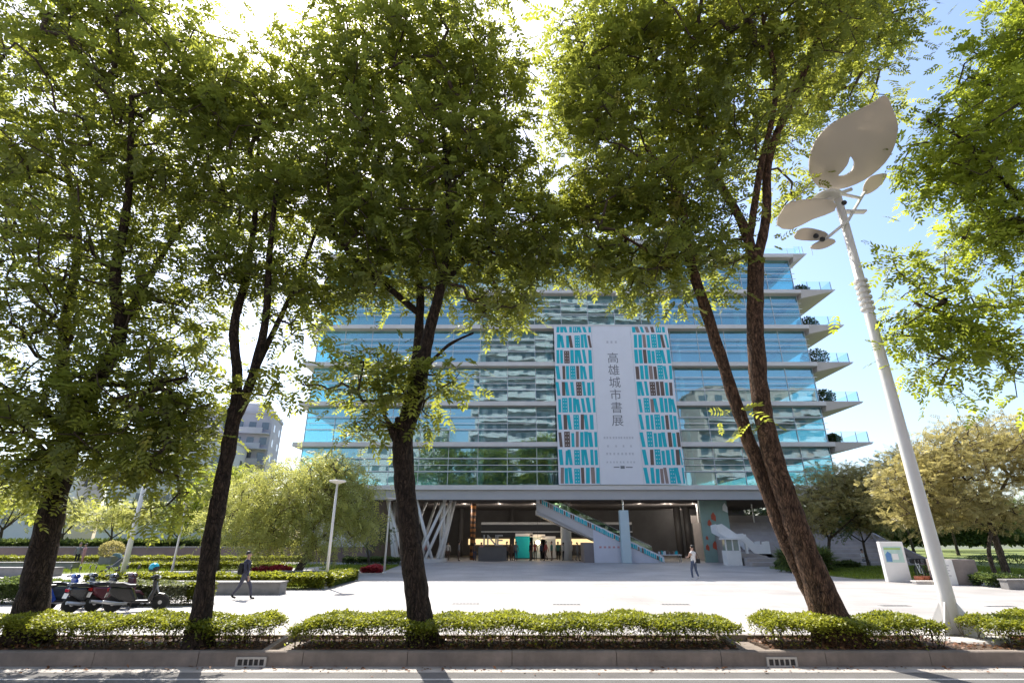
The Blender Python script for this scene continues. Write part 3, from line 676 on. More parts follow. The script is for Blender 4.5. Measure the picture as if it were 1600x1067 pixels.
# ------------------------------------------------------------------ hedges: twiggy stems under a clipped leafy top, and leaf litter
RH = [simple(.06, .034), simple(.05, .03), simple(.07, .036)]
def hedge(name, label, x0, x1, y0, y1, zb, zt, seed, dens=1.0, mt=LF_hedge, cat='hedge', group=None, stems=True, thick=.17, protos=RH, low=.035):
    rg = np.random.default_rng(seed); c = Vector(((x0+x1)/2, (y0+y1)/2, zb)); t = thing(name, label, cat, c, group=group)
    lx, ly, h = (x1-x0), (y1-y0), zt-zb; ks = 1.0
    if protos is not RH and not stems: dens *= .5; ks = 1.35
    if stems:
        n = int(lx*20); V = []; Q = []; o = 0; an = np.arange(4)*np.pi/2
        for k in range(n):
            b = np.array([rg.uniform(-lx/2, lx/2), rg.uniform(-ly/2+.12, ly/2-.12), 0]); pts = [b]; ln = rg.uniform(.65,.95)*h
            dr = np.array([rg.normal(0,.22), rg.normal(0,.2), 1.]);
            forks = [(b, dr, .011)]
            segs = []
            for s in range(4):
                nf = []
                for (p, d, r) in forks:
                    q = p + d*ln/4; segs.append((p, q, r, r*.8))
                    nf.append((q, d+np.append(rg.normal(0,.28,2), 0), r*.8))
                    if rg.random() < .55: nf.append((q, d+np.append(rg.normal(0,.55,2), 0), r*.65))
                forks = nf[:6]
            for p, q, r0, r1 in segs:
                for cc, r in ((p, r0), (q, r1)):
                    for a in an[:3]*4/3: V.append(cc + np.array([math.cos(a)*r, math.sin(a)*r, 0]))
                for j in range(3): Q.append((o+j, o+(j+1) % 3, o+3+(j+1) % 3, o+3+j))
                o += 6
        s_ = link('stems', np_mesh('stems', np.array(V), np.array(Q), M_twig), t); s_['kind'] = 'stuff'
    n = int(lx*ly*5200*dens)
    x = rg.uniform(-lx/2, lx/2, n); y = rg.uniform(-ly/2, ly/2, n)
    edge = np.minimum(1, np.minimum((ly/2-np.abs(y))/.28, (lx/2-np.abs(x))/.3)); dome = -.14*(1-edge)**2
    bumpy = .035*np.sin(x*5.1+seed)+.03*np.sin(x*2.3+1.3*seed)+.02*np.sin(y*7)
    z = h + dome + bumpy - np.abs(rg.normal(0, thick*.38, n)) - thick*1.3*(rg.random(n) < .10)*rg.random(n)
    m2 = int(n*low); side = rg.integers(0, 2, m2)
    ys = np.where(side == 0, -ly/2, ly/2)+rg.normal(0,.05,m2); xs = rg.uniform(-lx/2, lx/2, m2)
    zs = h-.08-(h*.75)*rg.random(m2)**1.9
    x = np.concatenate([x, xs]); y = np.concatenate([y, ys]); z = np.concatenate([z, zs])
    pos = np.stack([x, y, np.maximum(z, .05)], 1); ax = rg.normal(0, 1, pos.shape)*np.array([1,1,.5])+np.array([0,0,.25]); up = np.array([0,0,1.])+rg.normal(0,.36,pos.shape)
    patch = .5+.25*np.sin(x*1.7+seed)*np.sin(x*.6+2)
    tn = np.clip(patch + rg.normal(0,.22,len(x)), 0, 1)
    V, Q, T, C = scatter(protos, pos, ax, up, rg.uniform(.8,1.3,len(pos))*ks, tn, rg)
    o = link('foliage', np_mesh('foliage', V, Q, mt, C, T), t); o['kind'] = 'stuff'
    return t
def hx(px): return XD(px, 12.1, .4)
hedge('clipped_hedge', 'low clipped hedge in front of the parked scooters, running up to the slender forked tree', -15.5, hx(432), 11.5, 12.68, BED_Z, .66, 1, group='kerbside hedges')
hedge('clipped_hedge', 'longest low clipped hedge, around the straight tree with the cut limb', hx(466), hx(1143), 11.5, 12.68, BED_Z, .66, 2, group='kerbside hedges')
hedge('clipped_hedge', 'low clipped hedge between the plaza gap and the tall lamp base, under the twin trunk', hx(1186), hx(1450), 11.5, 12.68, BED_Z, .66, 3, group='kerbside hedges')
hedge('clipped_hedge', 'low clipped hedge on the far side of the tall white lamp base', hx(1528), 15.5, 11.6, 12.68, BED_Z, .66, 4, group='kerbside hedges')
# fallen leaves
LIT = [simple(.09, .05), simple(.075, .045)]
def litter(n, fx, seed):
    rg = np.random.default_rng(seed); pos = fx(rg, n); ax = rg.normal(0,1,pos.shape)*np.array([1,1,.25]); up = np.array([0,0,1.])+rg.normal(0,.4,pos.shape)
    return scatter(LIT, pos, ax, up, rg.uniform(.6,1.2,n), rg.random(n), rg)
def fbed(rg, n):
    x = np.concatenate([rg.uniform(a if a > -15 else -15, b if b < 15 else 15, int(n*((min(b,15)-max(a,-15))/28)+1)) for a, b in BEDS])
    return np.stack([x, rg.uniform(KERB_D+.2, 12.72, len(x)), BED_Z+.015+.03*rg.random(len(x))], 1)
_f = fbed(np.random.default_rng(5), 6500)
V, Q, T, C = litter(len(_f), lambda r, n: _f, 6)
tag(link('leaf_litter', np_mesh('leaf_litter', V, Q, LF_dry, C, T)), 'dry brown fallen leaves lying under the kerbside hedges', 'leaves', kind='stuff')
_g = lambda r, n: np.stack([r.uniform(-13, 13, n), KERB_D-.05-np.abs(r.normal(0,.22,n)), np.full(n, ROAD_Z+.018)], 1)
V, Q, T, C = litter(260, _g, 8)
tag(link('gutter_leaves', np_mesh('gutter_leaves', V, Q, LF_dry, C, T)), 'dry brown leaves blown along the gutter below the kerb', 'leaves', kind='stuff')
# ------------------------------------------------------------------ apartment blocks: beyond the garden, and across the street (mirrored in the glass)
M_win = mat('window_dark', (.10,.115,.135), .08, .3, .7, spec=.9)
def block(name, label, x, y, w, d, h, wall, rz=0, fl=3.2, wpitch=3.2, ww=1.7, wh=1.5, balc=True, sides=('f','r'), band=None, single=True, bal_mat=None, z0=0.0, parapet=True):
    t = thing(name, label, 'building', (x, y, 0), rz)
    part('wall', MB().box(-w/2, w/2, 0, d, z0, h), wall, t)
    if parapet: part('parapet', MB().box(-w/2-.15, w/2+.15, -.15, d+.15, h+.003, h+.5), band or wall, t)
    n = int((h-3.2)/fl)
    wm = MB().box(-ww/2, ww/2, -.03, .06, 0, wh).mesh('window', M_win)
    fm = MB().box(-ww/2-.1, ww/2+.1, -.09, .03, -.12, -.02).mesh('sill', band or wall)
    sm_ = MB().box(-.05, .03, -.6, .6, 0, wh).mesh('window', M_win)
    for i in range(n):
        z = 3.2+i*fl+.9
        k = int(w/wpitch)
        if single:
            for j in range(k):
                xx = -w/2+(j+.5)*w/k
                o = link('window', wm, t, (xx, 0, z)); link('sill', fm, o)
        else:
            m = MB()
            for j in range(k):
                xx = -w/2+(j+.5)*w/k + random.uniform(-.15,.15); m.box(xx-ww/2, xx+ww/2, -.03, .05, z, z+wh*random.choice((1,1,.8)))
            o = part('window_row', m, M_win, t)
        if balc:
            bm = MB().box(-w/2+.2, w/2-.2, -1.1, -.0, z-.95, z-.8)
            b = part('balcony', bm, bal_mat or band or wall, t)
            rm = MB()
            for j in range(int(w/6.5)):
                xx = -w/2+3.2+j*6.5; rm.box(xx-2.6, xx+2.0, -1.09, -1.0, z-.8, z+.15)
            part('balcony_front', rm, bal_mat or band or wall, b)
        if 'r' in sides:
            for j in range(int(d/4.5)):
                yy = (j+.5)*d/int(d/4.5); link('window', sm_, t, (w/2, yy, z))
    return t
C_grey = mat('render_grey', (.47,.45,.475), .85, .12, .3)
C_grey2 = mat('render_pale', (.54,.52,.53), .85, .1, .3)
C_pink = mat('tile_pink', (.42,.35,.33), .8, .12, .4)
C_white = mat('render_white', (.66,.65,.63), .8, .08, .3)
random.seed(5)
block('apartment_tower', 'tall grey apartment tower across the street, mirrored in the middle of the library glass', 13.5, -20, 45, 16, 66, C_grey, R(180), balc=True, single=False, sides=(), band=C_grey2, bal_mat=C_grey2, wpitch=2.2, ww=1.1, wh=1.3, fl=3.0)
block('apartment_block', 'pale blue windowed apartment block across the street, mirrored low in the library glass', -27, -20, 22, 14, 26, C_grey2, R(180), balc=False, single=False, sides=(), wpitch=2.8)
block('apartment_block', 'grey pink apartment block across the street, mirrored behind the twin trunk tree', 60, -20, 30, 15, 36, C_pink, R(180), balc=True, single=False, sides=(), bal_mat=C_grey)
block('apartment_tower', 'grey apartment tower with stacked balconies rising past the slender forked tree', -50.5, 92, 13, 10, 23.4, C_grey, R(14), fl=2.75, wpitch=2.1, ww=1.2, wh=1.3, sides=('r',), bal_mat=C_grey2)
tw = bpy.data.objects['apartment_tower.001']
for k, (x_, y_, r_, h_) in enumerate(((-3,3,.9,1.6),(-1,4,.9,1.6),(3.5,5,.7,1.4))): part('roof_tank', MB().lathe([(r_,0),(r_,h_),(r_*.3,h_+.3)], 14, (x_,y_,23.42)), M_steel, tw)
part('stair_head', MB().box(.5,5,3,7,23.41,26), C_grey2, tw)
block('apartment_block', 'pale apartment block with paired windows beyond the garden, behind the leaf shaped lamp', -53.5, 82, 16, 9, 16.8, C_white, R(10), fl=3.0, wpitch=3.0, ww=1.5, wh=1.4, balc=False, sides=('r',), band=C_grey2)
block('apartment_block', 'brownish apartment block between the two paler blocks beyond the garden', -64.0, 101, 15, 9, 22, C_pink, R(8), fl=3.0, wpitch=2.8, ww=1.4, wh=1.4, balc=True, sides=('r',), bal_mat=C_grey2)
block('apartment_block', 'low white apartment block farthest behind the leaning roadside tree', -84, 84, 26, 9, 13.5, C_white, R(14), fl=3.0, wpitch=3.2, ww=1.6, wh=1.4, balc=False, sides=('r',), band=C_grey2)

# ------------------------------------------------------------------ garden beds on the left
def lawn(name, pts, z, label=None):
    o = part(name, MB().add([(a, b, z) for a, b in pts], [tuple(range(len(pts)))]), M_lawn); return tag(o, kind='structure')
GB = [simple(.16, .02), simple(.13, .018)]
def grass(label, poly, n, seed, z=.01, mt=LF_grass, h=1.0):
    rg = np.random.default_rng(seed); p = np.array(poly); lo, hi = p.min(0), p.max(0); q = lo+(hi-lo)*rg.random((n*2,2))
    ins = np.zeros(len(q), bool); j = len(p)-1
    for i in range(len(p)):
        c = ((p[i,1] > q[:,1]) != (p[j,1] > q[:,1])) & (q[:,0] < (p[j,0]-p[i,0])*(q[:,1]-p[i,1])/(p[j,1]-p[i,1]+1e-12)+p[i,0]); ins ^= c; j = i
    q = q[ins][:n]; n = len(q); pos = np.column_stack([q, np.full(n, z)])
    ax = rg.normal(0,.35,(n,3))+np.array([0,0,1.]); up = rg.normal(0,1,(n,3))
    V, Q, T, C = scatter(GB, pos, ax, up, rg.uniform(.7,1.4,n)*h, np.clip(rg.normal(.55,.25,n),0,1), rg)
    return tag(link('grass', np_mesh('grass', V, Q, mt, C, T)), label, 'grass', kind='stuff')
A = [(-8.6,26.3), (-19.6,26.3), (-21.5,29.8), (-9.2,33.2), (-8.6,31)]
lawn('lawn', A, .006); grass('short sunlit grass of the lawn under the leaning feathery tree', A, 26000, 41)
B = [(-30,35.5), (-24.5,38.4), (-16,42.5), (-14.6,47), (-48,47), (-48,37)]
lawn('lawn', B, .006); grass('short yellow green grass of the far lawn before the brown wall', B, 26000, 42, h=1.3)
Cc = [(-14,40.5), (-8.8,38.5), (-9.4,46.5), (-14.4,46.5)]
lawn('lawn', Cc, .008); grass('short grass below the white screen wall of the library', Cc, 7000, 43)
BIG = [simple(.11, .06), simple(.09, .05)]
hedge('border_hedge', 'clipped border hedge behind the long stone bench', -19.4, -8.5, 25.5, 26.3, 0, .62, 11, .5, protos=BIG, low=.9, stems=False, group='garden hedges')
hedge('border_hedge', 'clipped hedge end beside the slim lamp post with a round head', -9.6, -8.4, 26.4, 30.5, 0, .55, 12, .5, protos=BIG, low=.9, stems=False, group='garden hedges')
hedge('border_hedge', 'low hedge along the sunlit path behind the leaf shaped lamp', -27.5, -16.5, 39.6, 40.4, 0, .5, 13, .4, protos=BIG, low=.8, stems=False, group='garden hedges')
hedge('border_hedge', 'long low hedge at the foot of the brown garden wall', -48, -18, 49.6, 50.6, 0, .6, 14, .25, protos=BIG, low=.8, stems=False, group='garden hedges')
hedge('border_hedge', 'low hedge along the lawn before the white screen wall', -14.2, -8.8, 46.6, 47.4, 0, .6, 15, .5, protos=BIG, low=.8, stems=False, group='garden hedges', mt=LF_far)
hedge('variegated_hedge', 'loose variegated hedge with pale leaves behind the parked scooters', -15.2, -11.3, 19.6, 20.5, 0, .72, 16, .55, protos=[simple(.09,.06), simple(.07,.05)], low=1.2, group='garden hedges', mt=leaf_mat('leaf_variegated', (.03,.06,.015), (.5,.48,.36), (.3,.34,.1), .3))
hedge('border_hedge', 'dark loose hedge left of the leaning roadside trunk', -24, -16.2, 20.0, 20.9, 0, .75, 17, .5, protos=BIG, low=1.2, group='garden hedges', mt=LF_far)
hedge('yellow_shrub', 'small bright yellow green shrub at the end of the variegated hedge', -11.35, -10.75, 19.8, 20.5, 0, .72, 18, .9, protos=BIG, low=1.5, group='garden hedges', cat='shrub')
hedge('flower_bed', 'bed of red flowering plants beside the leaning feathery tree', -15.6, -13.7, 33.6, 34.8, 0, .5, 19, .7, protos=BIG, low=.9, stems=False, mt=LF_red, cat='flowers')
hedge('flower_bed', 'small patch of pale red flowers near the slim lamp before the white screen wall', -10.0, -8.7, 37.2, 38.2, 0, .35, 20, .7, protos=BIG, low=.9, stems=False, mt=LF_red, cat='flowers')
# stone benches and low walls
def slab_bench(label, x0, x1, y0, y1, h, m=M_bench, name='stone_bench', cat='bench'):
    t = thing(name, label, cat, ((x0+x1)/2, (y0+y1)/2, 0)); lx, ly = (x1-x0)/2, (y1-y0)/2
    part('body', MB().box(-lx+.04, lx-.04, -ly+.04, ly-.04, 0, h-.06), m, t, bevel=.01)
    n = max(1, int((x1-x0)/1.6)); w = (x1-x0)/n
    for k in range(n): part('seat_stone', MB().box(-w/2+.004, w/2-.004, -ly, ly, h-.058, h), m, t, loc=(-lx+(k+.5)*w, 0, 0), bevel=.008)
    return t
slab_bench('long grey stone bench that the walker in dark clothes passes', -16.4, -9.5, 23.2, 24.0, .48)
slab_bench('grey stone planter edge beside the red flowers', -13.3, -9.9, 31.6, 32.1, .42, M_bench, 'planter_edge', 'planter')
slab_bench('low grey stone bench at the far left beside the sunlit path', -36, -27.5, 33.6, 34.4, .5)
slab_bench('second low grey stone bench behind the first along the path', -42, -31, 39.4, 40.1, .55)
gw = thing('garden_wall', 'long low brown garden wall in front of the far trees', 'wall', (-38, 53, 0))
part('wall', MB().box(-24, 24, 0, .3, 0, 1.25), mat('brown_wall', (.20,.14,.12), .85, .2, .8), gw)
part('coping', MB().box(-24.1, 24.1, -.05, .35, 1.253, 1.36), M_bench, gw)
pt = thing('potted_bush', 'round clipped bush in a square planter beside the path', 'plant', (G(168,884).x, G(168,884).y, 0))
part('planter', MB().prism([(-.5,-.5),(.5,-.5),(.5,.5),(-.5,.5)], .75), M_bench, pt, bevel=.03)
rg_ = np.random.default_rng(3); d = rg_.normal(size=(1600,3)); d /= np.linalg.norm(d, axis=1, keepdims=True)
V, Q, T, C = scatter(BIG, d*np.array([.8,.8,.62])*rg_.uniform(.85,1.03,(1600,1))+np.array([0,0,1.25]), d+rg_.normal(0,.6,d.shape), rg_.normal(0,1,d.shape), rg_.uniform(1.2,1.8,1600), np.clip(rg_.normal(.4,.2,1600),0,1), rg_)
o = link('foliage', np_mesh('foliage', V, Q, LF_autumn, C, T), pt); o['kind'] = 'stuff'

# ------------------------------------------------------------------ middle-distance trees
FINE = [compound(5, .19, .055, .60, rg0, .45, simple) for _ in range(4)]
FINE2 = [compound(5, .12, .055, .36, rg0, .2, simple) for _ in range(4)]
SOFT = [compound(3, .16, .08, .3, rg0, .2, simple) for _ in range(4)]
DW = 35.6
tree('feathery_tree', 'feathery pale green tree with a leaning forked trunk beside the red flowers', G(462,898), [
    PL(DW, [(462,898,0,.25),(478,870,0,.21),(487,845,0,.19),(482,825,0,.17)]),
    PL(DW, [(484,832,0,.13),(500,800,-.3,.10),(520,765,-.8,.07),(530,735,-1,.04)]),
    PL(DW, [(482,828,0,.14),(468,795,.4,.11),(445,760,.8,.07),(430,740,1,.04)]),
    PL(DW, [(482,828,0,.09),(510,805,1,.07),(548,785,1.6,.04)]),
    PL(DW, [(478,815,.1,.09),(440,800,-.7,.07),(400,790,-1.2,.04)]),
  ], BL(DW, [(480,748,0,90,38,3.4,120), (540,780,.4,55,45,2.4,75), (400,790,-.3,60,48,2.6,85), (460,800,-1.5,80,42,1.8,60), (350,800,0,35,40,1.6,26), (565,815,.2,26,32,1.4,24), (420,840,-.5,50,26,1.8,30), (500,840,-1.2,50,26,1.6,22), (520,725,.2,50,18,2,28)], 2.3),
  FINE, LF_fine, 31, upn=.9, leaves=5, spread=.42, size=1.1, droop=.9, bark=M_bark2, trunk_sides=10, flare=.5)
DY = 39.5
tree('rounded_tree', 'yellow green rounded tree with a slim trunk behind the slender forked tree', G(339,890), [
    PL(DY, [(339,890,0,.16),(342,850,0,.13),(345,815,0,.11)]),
    PL(DY, [(344,822,0,.08),(325,790,.3,.06),(310,760,.5,.03)]), PL(DY, [(345,818,0,.08),(362,785,-.3,.06),(375,755,-.4,.03)]),
  ], BL(DY, [(345,780,0,60,42,2.6,110), (310,800,0,32,36,1.8,45), (370,755,.2,34,26,1.6,36), (330,745,0,30,20,1.5,24)], 2.0), SOFT, LF_sun, 32, upn=.9, leaves=7, spread=.38, size=1.0, bark=M_bark2, trunk_sides=9, flare=.4)
DZ = 45
tree('small_dark_tree', 'small dark sparse tree standing before the white screen wall', G(577,886), [
    PL(DZ, [(577,886,0,.10),(575,866,0,.08),(572,850,0,.07)]), PL(DZ, [(573,856,0,.05),(560,838,.3,.04),(548,822,.4,.02)]), PL(DZ, [(573,855,0,.05),(588,836,-.3,.04),(600,822,-.4,.02)]),
  ], BL(DZ, [(573,836,0,38,20,1.8,55), (555,830,0,24,18,1.2,20), (598,834,0,24,16,1.2,18)], 1.0), SOFT, LF_far, 33, leaves=4, spread=.3, size=.8, bark=M_bark2, trunk_sides=8, flare=.3, tint=(.2,.15))
# far garden trees on the left: one built, the rest copied
def far_tree(name, label, base, H, W, seed, lm, proto=SOFT, n=110, leaves=7, group=None, size=1.2, bark=M_bark2):
    b = Vector(base); rg = np.random.default_rng(seed); th = H*.38
    limbs = [[(b, H*.022), (b+Vector((rg.normal(0,.1),0,th*.5)), H*.019), (b+Vector((rg.normal(0,.15),0,th)), H*.016)]]
    for k in range(4):
        a = 2*math.pi*(k+rg.random()*.6)/4; e = b+Vector((math.cos(a)*W*.3, math.sin(a)*W*.3, H*rg.uniform(.65,.8)))
        s = b+Vector((0,0,th*.92)); limbs.append([(s, H*.010), ((s+e)/2+Vector((0,0,-.1*H*.3)), H*.008), (e, H*.004)])
    blobs = []
    for k in range(7):
        a = 2*math.pi*k/6; r = W*.27*(k < 6); blobs.append((b+Vector((math.cos(a)*r, math.sin(a)*r, H*rg.uniform(.55,.78) if k < 6 else H*.82)), (W*.24, W*.24, H*.17), n//7))
    return tree(name, label, b, limbs, blobs, proto, lm, seed, leaves=leaves, spread=W*.05, size=size, bark=bark, group=group, trunk_sides=8, flare=.3, upn=.9)
GF = 'trees beyond the garden'
ft = far_tree('garden_tree', 'spreading yellow green garden tree with a forked trunk by the brown wall', (-40.5, 55.5, 0), 6.0, 6.4, 51, LF_fine, n=150, group=GF)
f2 = far_tree('garden_tree', 'dense mid green garden tree behind the slim round headed lamps', (-35.0, 57.5, 0), 6.2, 6.0, 52, LF_far, n=160, group=GF)
f3 = far_tree('garden_tree', 'tall pale leaved garden tree behind the leaning roadside trunk', (-56, 60, 0), 8.5, 8.5, 53, LF_fine, n=200, group=GF, size=1.5)
copy_tree(f3, (-48, 58.5, 0), 2.1, 'pale leaved garden tree between the tall one and the spreading one', .8)
copy_tree(f2, (-29.0, 59.5, 0), 1.3, 'dense garden tree nearest the rounded yellow green tree', 1.05)
copy_tree(f2, (-62, 57, 0), 3.0, 'dense garden tree at the far end of the brown wall', 1.0)
copy_tree(f2, (-23.5, 63, 0), 4.0, 'dark garden tree half hidden by the feathery tree', 1.1)
copy_tree(ft, (-45.5, 66, 0), 1.0, 'spreading garden tree behind the wall, nearest the white block', 1.15)
copy_tree(f3, (-33, 74, 0), .5, 'tall pale garden tree rising before the grey tower', .95)
copy_tree(f2, (-75, 66, 0), .8, 'dense tree before the low white block', 1.2)
copy_tree(f2, (-28, 76, 0), 2.2, 'dense tree beyond the garden beside the library corner', 1.3)
# right-hand autumn trees
DA = 31.0
GA = 'fine leaved trees right of the library'
tree('autumn_tree', 'broad golden tree with twin bare trunks rising beside the stone pillar', G(1562,900), [
    PL(DA, [(1576,904,0,.20),(1562,862,0,.17),(1550,825,0,.15),(1543,800,0,.13)]),
    PL(DA, [(1556,900,-.3,.12),(1545,862,-.4,.10),(1548,820,-.5,.08),(1530,780,-.6,.05)]),
    PL(DA, [(1545,808,0,.10),(1565,765,.4,.08),(1590,720,.8,.05),(1600,690,1,.03)]), PL(DA, [(1543,802,0,.10),(1520,765,-.3,.08),(1490,725,-.4,.05),(1480,700,-.5,.03)]),
    PL(DA, [(1530,785,-.2,.07),(1490,775,-.6,.05),(1440,765,-1,.03)]),
  ], BL(DA, [(1540,690,0,80,40,3,120), (1470,720,-.2,70,42,2.6,105), (1600,730,.2,60,50,2.6,80), (1420,760,-.3,50,40,2,60), (1500,790,-.6,80,34,2,60), (1560,800,-.3,60,30,2,40), (1440,810,-.4,50,22,1.6,26), (1650,700,.5,70,60,2.6,50)], 2.3),
  FINE2, LF_autumn, 61, leaves=7, upn=1.1, spread=.36, size=1.05, droop=.1, bark=M_bark2, trunk_sides=10, group=GA, flare=.4)
DB = 40.0
tree('autumn_tree', 'olive gold umbrella shaped tree in front of the wide steps', G(1312,887), [
    PL(DB, [(1298,887,0,.13),(1295,862,0,.11),(1296,840,0,.10)]),
    PL(DB, [(1296,846,0,.07),(1285,812,.3,.05),(1270,785,.5,.03)]), PL(DB, [(1296,842,0,.08),(1330,812,-.2,.06),(1360,785,-.4,.03)]), PL(DB, [(1296,842,0,.06),(1310,800,.3,.05),(1318,765,.6,.03)]),
  ], BL(DB, [(1290,775,0,48,34,2.6,80), (1345,770,0,52,36,2.6,85), (1320,745,.3,60,20,2.6,55), (1270,805,-.3,28,30,1.6,34), (1360,805,-.2,40,28,2,44)], 2.3),
  FINE2, LF_autumn, 62, leaves=7, upn=1.1, spread=.38, size=1.15, droop=.1, bark=M_bark2, trunk_sides=9, group=GA, tint=(.3,.2), flare=.3)
DB2 = 36.0
tree('autumn_tree', 'dark trunked golden tree behind the tall lamp pole', G(1462,890), [
    PL(DB2, [(1470,890,0,.17),(1464,858,0,.15),(1458,830,0,.13)]),
    PL(DB2, [(1458,836,0,.09),(1435,800,.3,.06),(1405,770,.5,.03)]), PL(DB2, [(1458,834,0,.09),(1478,795,-.2,.06),(1500,760,-.4,.03)]),
  ], BL(DB2, [(1420,740,0,60,40,2.4,85), (1480,760,0,50,40,2.2,65), (1395,790,-.2,40,30,1.8,44), (1450,800,-.2,50,26,1.8,40)], 2.3),
  FINE2, LF_autumn, 63, leaves=7, upn=1.1, spread=.36, size=1.1, droop=.1, bark=M_bark2, trunk_sides=9, group=GA, tint=(.45,.2), flare=.3)
GRr = 'trees far right behind the autumn trees'
r1 = far_tree('evergreen_tree', 'dark green tree behind the pale info board', (27.5, 43, 0), 5.2, 5.5, 64, LF_far, n=140, group=GRr)
copy_tree(r1, (34.5, 46, 0), 1.2, 'dark green tree between the wide steps and the golden tree', 1.1)
copy_tree(r1, (44, 50, 0), 2.4, 'dark green tree beyond the stone pillar', 1.25)
copy_tree(r1, (53, 52, 0), 3.4, 'dark green tree farthest beyond the stone pillar', 1.3)
copy_tree(r1, (33.4, 73, 0), 4.4, 'green tree seen over the top wall of the wide steps', 1.35)
hedge('tall_hedge', 'tall dense hedge closing off the back of the park', 40, 170, 96, 98.5, 0, 4.2, 26, .05, protos=[simple(.6,.36)], low=2.2, stems=False, group='garden hedges', mt=LF_far)
copy_tree(r1, (34.5, 61, 0), 3.3, 'green tree filling the gap behind the top of the wide steps', 1.1)
copy_tree(r1, (37, 71, 0), 1.7, 'green tree behind the library beyond the wide steps', 1.4)
copy_tree(r1, (40, 62, 0), .4, 'tall green tree behind the library steps', 1.4)
copy_tree(r1, (66, 60, 0), 5.0, 'green tree at the end of the right hand lawn', 1.5)
for k, (x_, y_, s_, lab) in enumerate(((48,66,1.5,'green tree rising behind the golden twin trunk tree'),(58,72,1.6,'tall green tree far behind the stone pillar'),(76,70,1.6,'tall green tree at the edge of the park'),(52,84,1.9,'largest green tree at the back of the park'),(68,88,1.9,'large green tree behind the park lawn'),(88,80,1.9,'large green tree in the far corner of the park'))): copy_tree(r1, (x_, y_, 0), k*1.1, lab, s_)
hedge('border_hedge', 'long low hedge across the park lawn behind the golden tree', 37, 75, 44, 45.2, 0, .8, 24, .09, protos=BIG, low=.9, stems=False, group='garden hedges', mt=LF_far)
hedge('border_hedge', 'dense hedge behind the brown garden wall', -75, -22, 56, 57.5, 0, 1.7, 25, .06, protos=[simple(.36,.2)], low=1.6, stems=False, group='garden hedges', mt=LF_far)
# right lawn and planting
Rr = [(19.5,31.6), (36.4,30.4), (36.4,45), (19.5,42.5), (19.0,37)]
lawn('lawn', Rr, .006); grass('short grass of the lawn around the info board', Rr, 26000, 44, h=1.2)
hedge('border_hedge', 'low clipped hedge along the lawn at the foot of the wide steps', 19.6, 25.5, 40.8, 41.7, 0, .5, 21, .45, protos=BIG, low=.9, stems=False, group='garden hedges', mt=LF_far)
hedge('border_hedge', 'dark hedge beside the stone pillar at the edge of the plaza', 22.4, 31, 26.6, 27.5, 0, .5, 22, .45, protos=BIG, low=.9, stems=False, group='garden hedges', mt=LF_far)
hedge('spiky_bush', 'bright green strap leaved bush beside the pale info board', 18.6, 20.8, 36.6, 38.2, 0, 1.1, 23, .35, protos=[simple(.5,.05), simple(.6,.05)], low=1.2, stems=False, cat='shrub', mt=LF_far)
# ------------------------------------------------------------------ banner with book spines and title
bn = thing('book_fair_banner', 'huge white banner with teal and brown book spines hung on the glass front', 'banner', (10.4, FD-.10, LV[0]+.03))
BZ = ZD(511, FD)-(LV[0]+.03)
rb = random.Random(9)
def strip(x0, x1, name): return part(name, MB().box(x0+.01, x1-.01, -.012, .0, 0, BZ), M_paper, bn)
for (x0, x1) in ((-6, -2.05), (2.05, 6)):
    st_ = strip(x0, x1, 'side_sheet')
    acc = {'t': MB(), 'b': MB(), 'u': MB(), 'w': MB()}
    pitch = BZ/9.45
    for r_ in range(10):
        z0 = r_*pitch+.10; xx = x0+.12+rb.uniform(0,.15); last = r_ == 9
        special = rb.randrange(1, 6); k = 0
        while True:
            wdt = rb.uniform(.28,.37) if k != special else .56
            if xx+wdt > x1-.08:
                wdt = x1-.06-xx
                if wdt < .1: break
            h = pitch*rb.choice((.86,.86,.88,.80,.84)); 
            if last: h = min(h, BZ-z0-.02)
            lean = rb.choice((0,0,0,0,-.16,-.10,.06)) if k != special else 0
            c = rb.choice('ttttttttbbu' if k != special else 'ttttb')
            q = [(xx,-.0165,z0), (xx+wdt,-.0165,z0), (xx+wdt+lean,-.0165,z0+h), (xx+lean,-.0165,z0+h)]
            acc[c].add(q, [(0,1,2,3)])
            if k == special and wdt > .5:
                for a in range(2):
                    for b in range(4):
                        cx_, cz_ = xx+.16+a*.24, z0+.2+b*(h-.3)/3.3; s_ = .055
                        if cz_+s_ < z0+h: acc['w'].add([(cx_-s_,-.0185,cz_), (cx_,-.0185,cz_-s_), (cx_+s_,-.0185,cz_), (cx_,-.0185,cz_+s_)], [(0,1,2,3)])
            xx += wdt+rb.uniform(.08,.13)+max(0, abs(lean)*.5); k += 1
            if xx > x1-.2: break
    for c, nm, mm in (('t','teal_spine_print',M_teal), ('b','brown_spine_print',M_brown), ('u','taupe_spine_print',M_taupe), ('w','dot_print',M_paper)):
        part(nm, acc[c], mm, st_)['kind'] = 'stuff'
ctr = strip(-2.05, 2.05, 'title_sheet')
def text_mesh(s, size, name, m, parent, loc, rot=(R(90),0,0), ext=0.0, align='CENTER'):
    c = bpy.data.curves.new(name, 'FONT'); c.body = s; c.size = size; c.align_x = align; c.align_y = 'CENTER'; c.extrude = ext; c.resolution_u = 3
    o = bpy.data.objects.new(name, c); COL.objects.link(o)
    dg = bpy.context.evaluated_depsgraph_get(); dg.update()
    me = bpy.data.meshes.new_from_object(o.evaluated_get(dg)); bpy.data.objects.remove(o); bpy.data.curves.remove(c)
    me.materials.clear(); me.materials.append(m)
    return link(name, me, parent, loc, rot)
zz = ZD(561, FD)-(LV[0]+.03)
for k, ch in enumerate('高雄城市書展'):
    text_mesh(ch, 1.22, 'title_character', M_ink, ctr, (0, -.018, zz-k*1.30))
M_ink2 = mat('ink_light', (.36,.35,.38), .7, .02, 2)
sm = MB(); rs = random.Random(4)
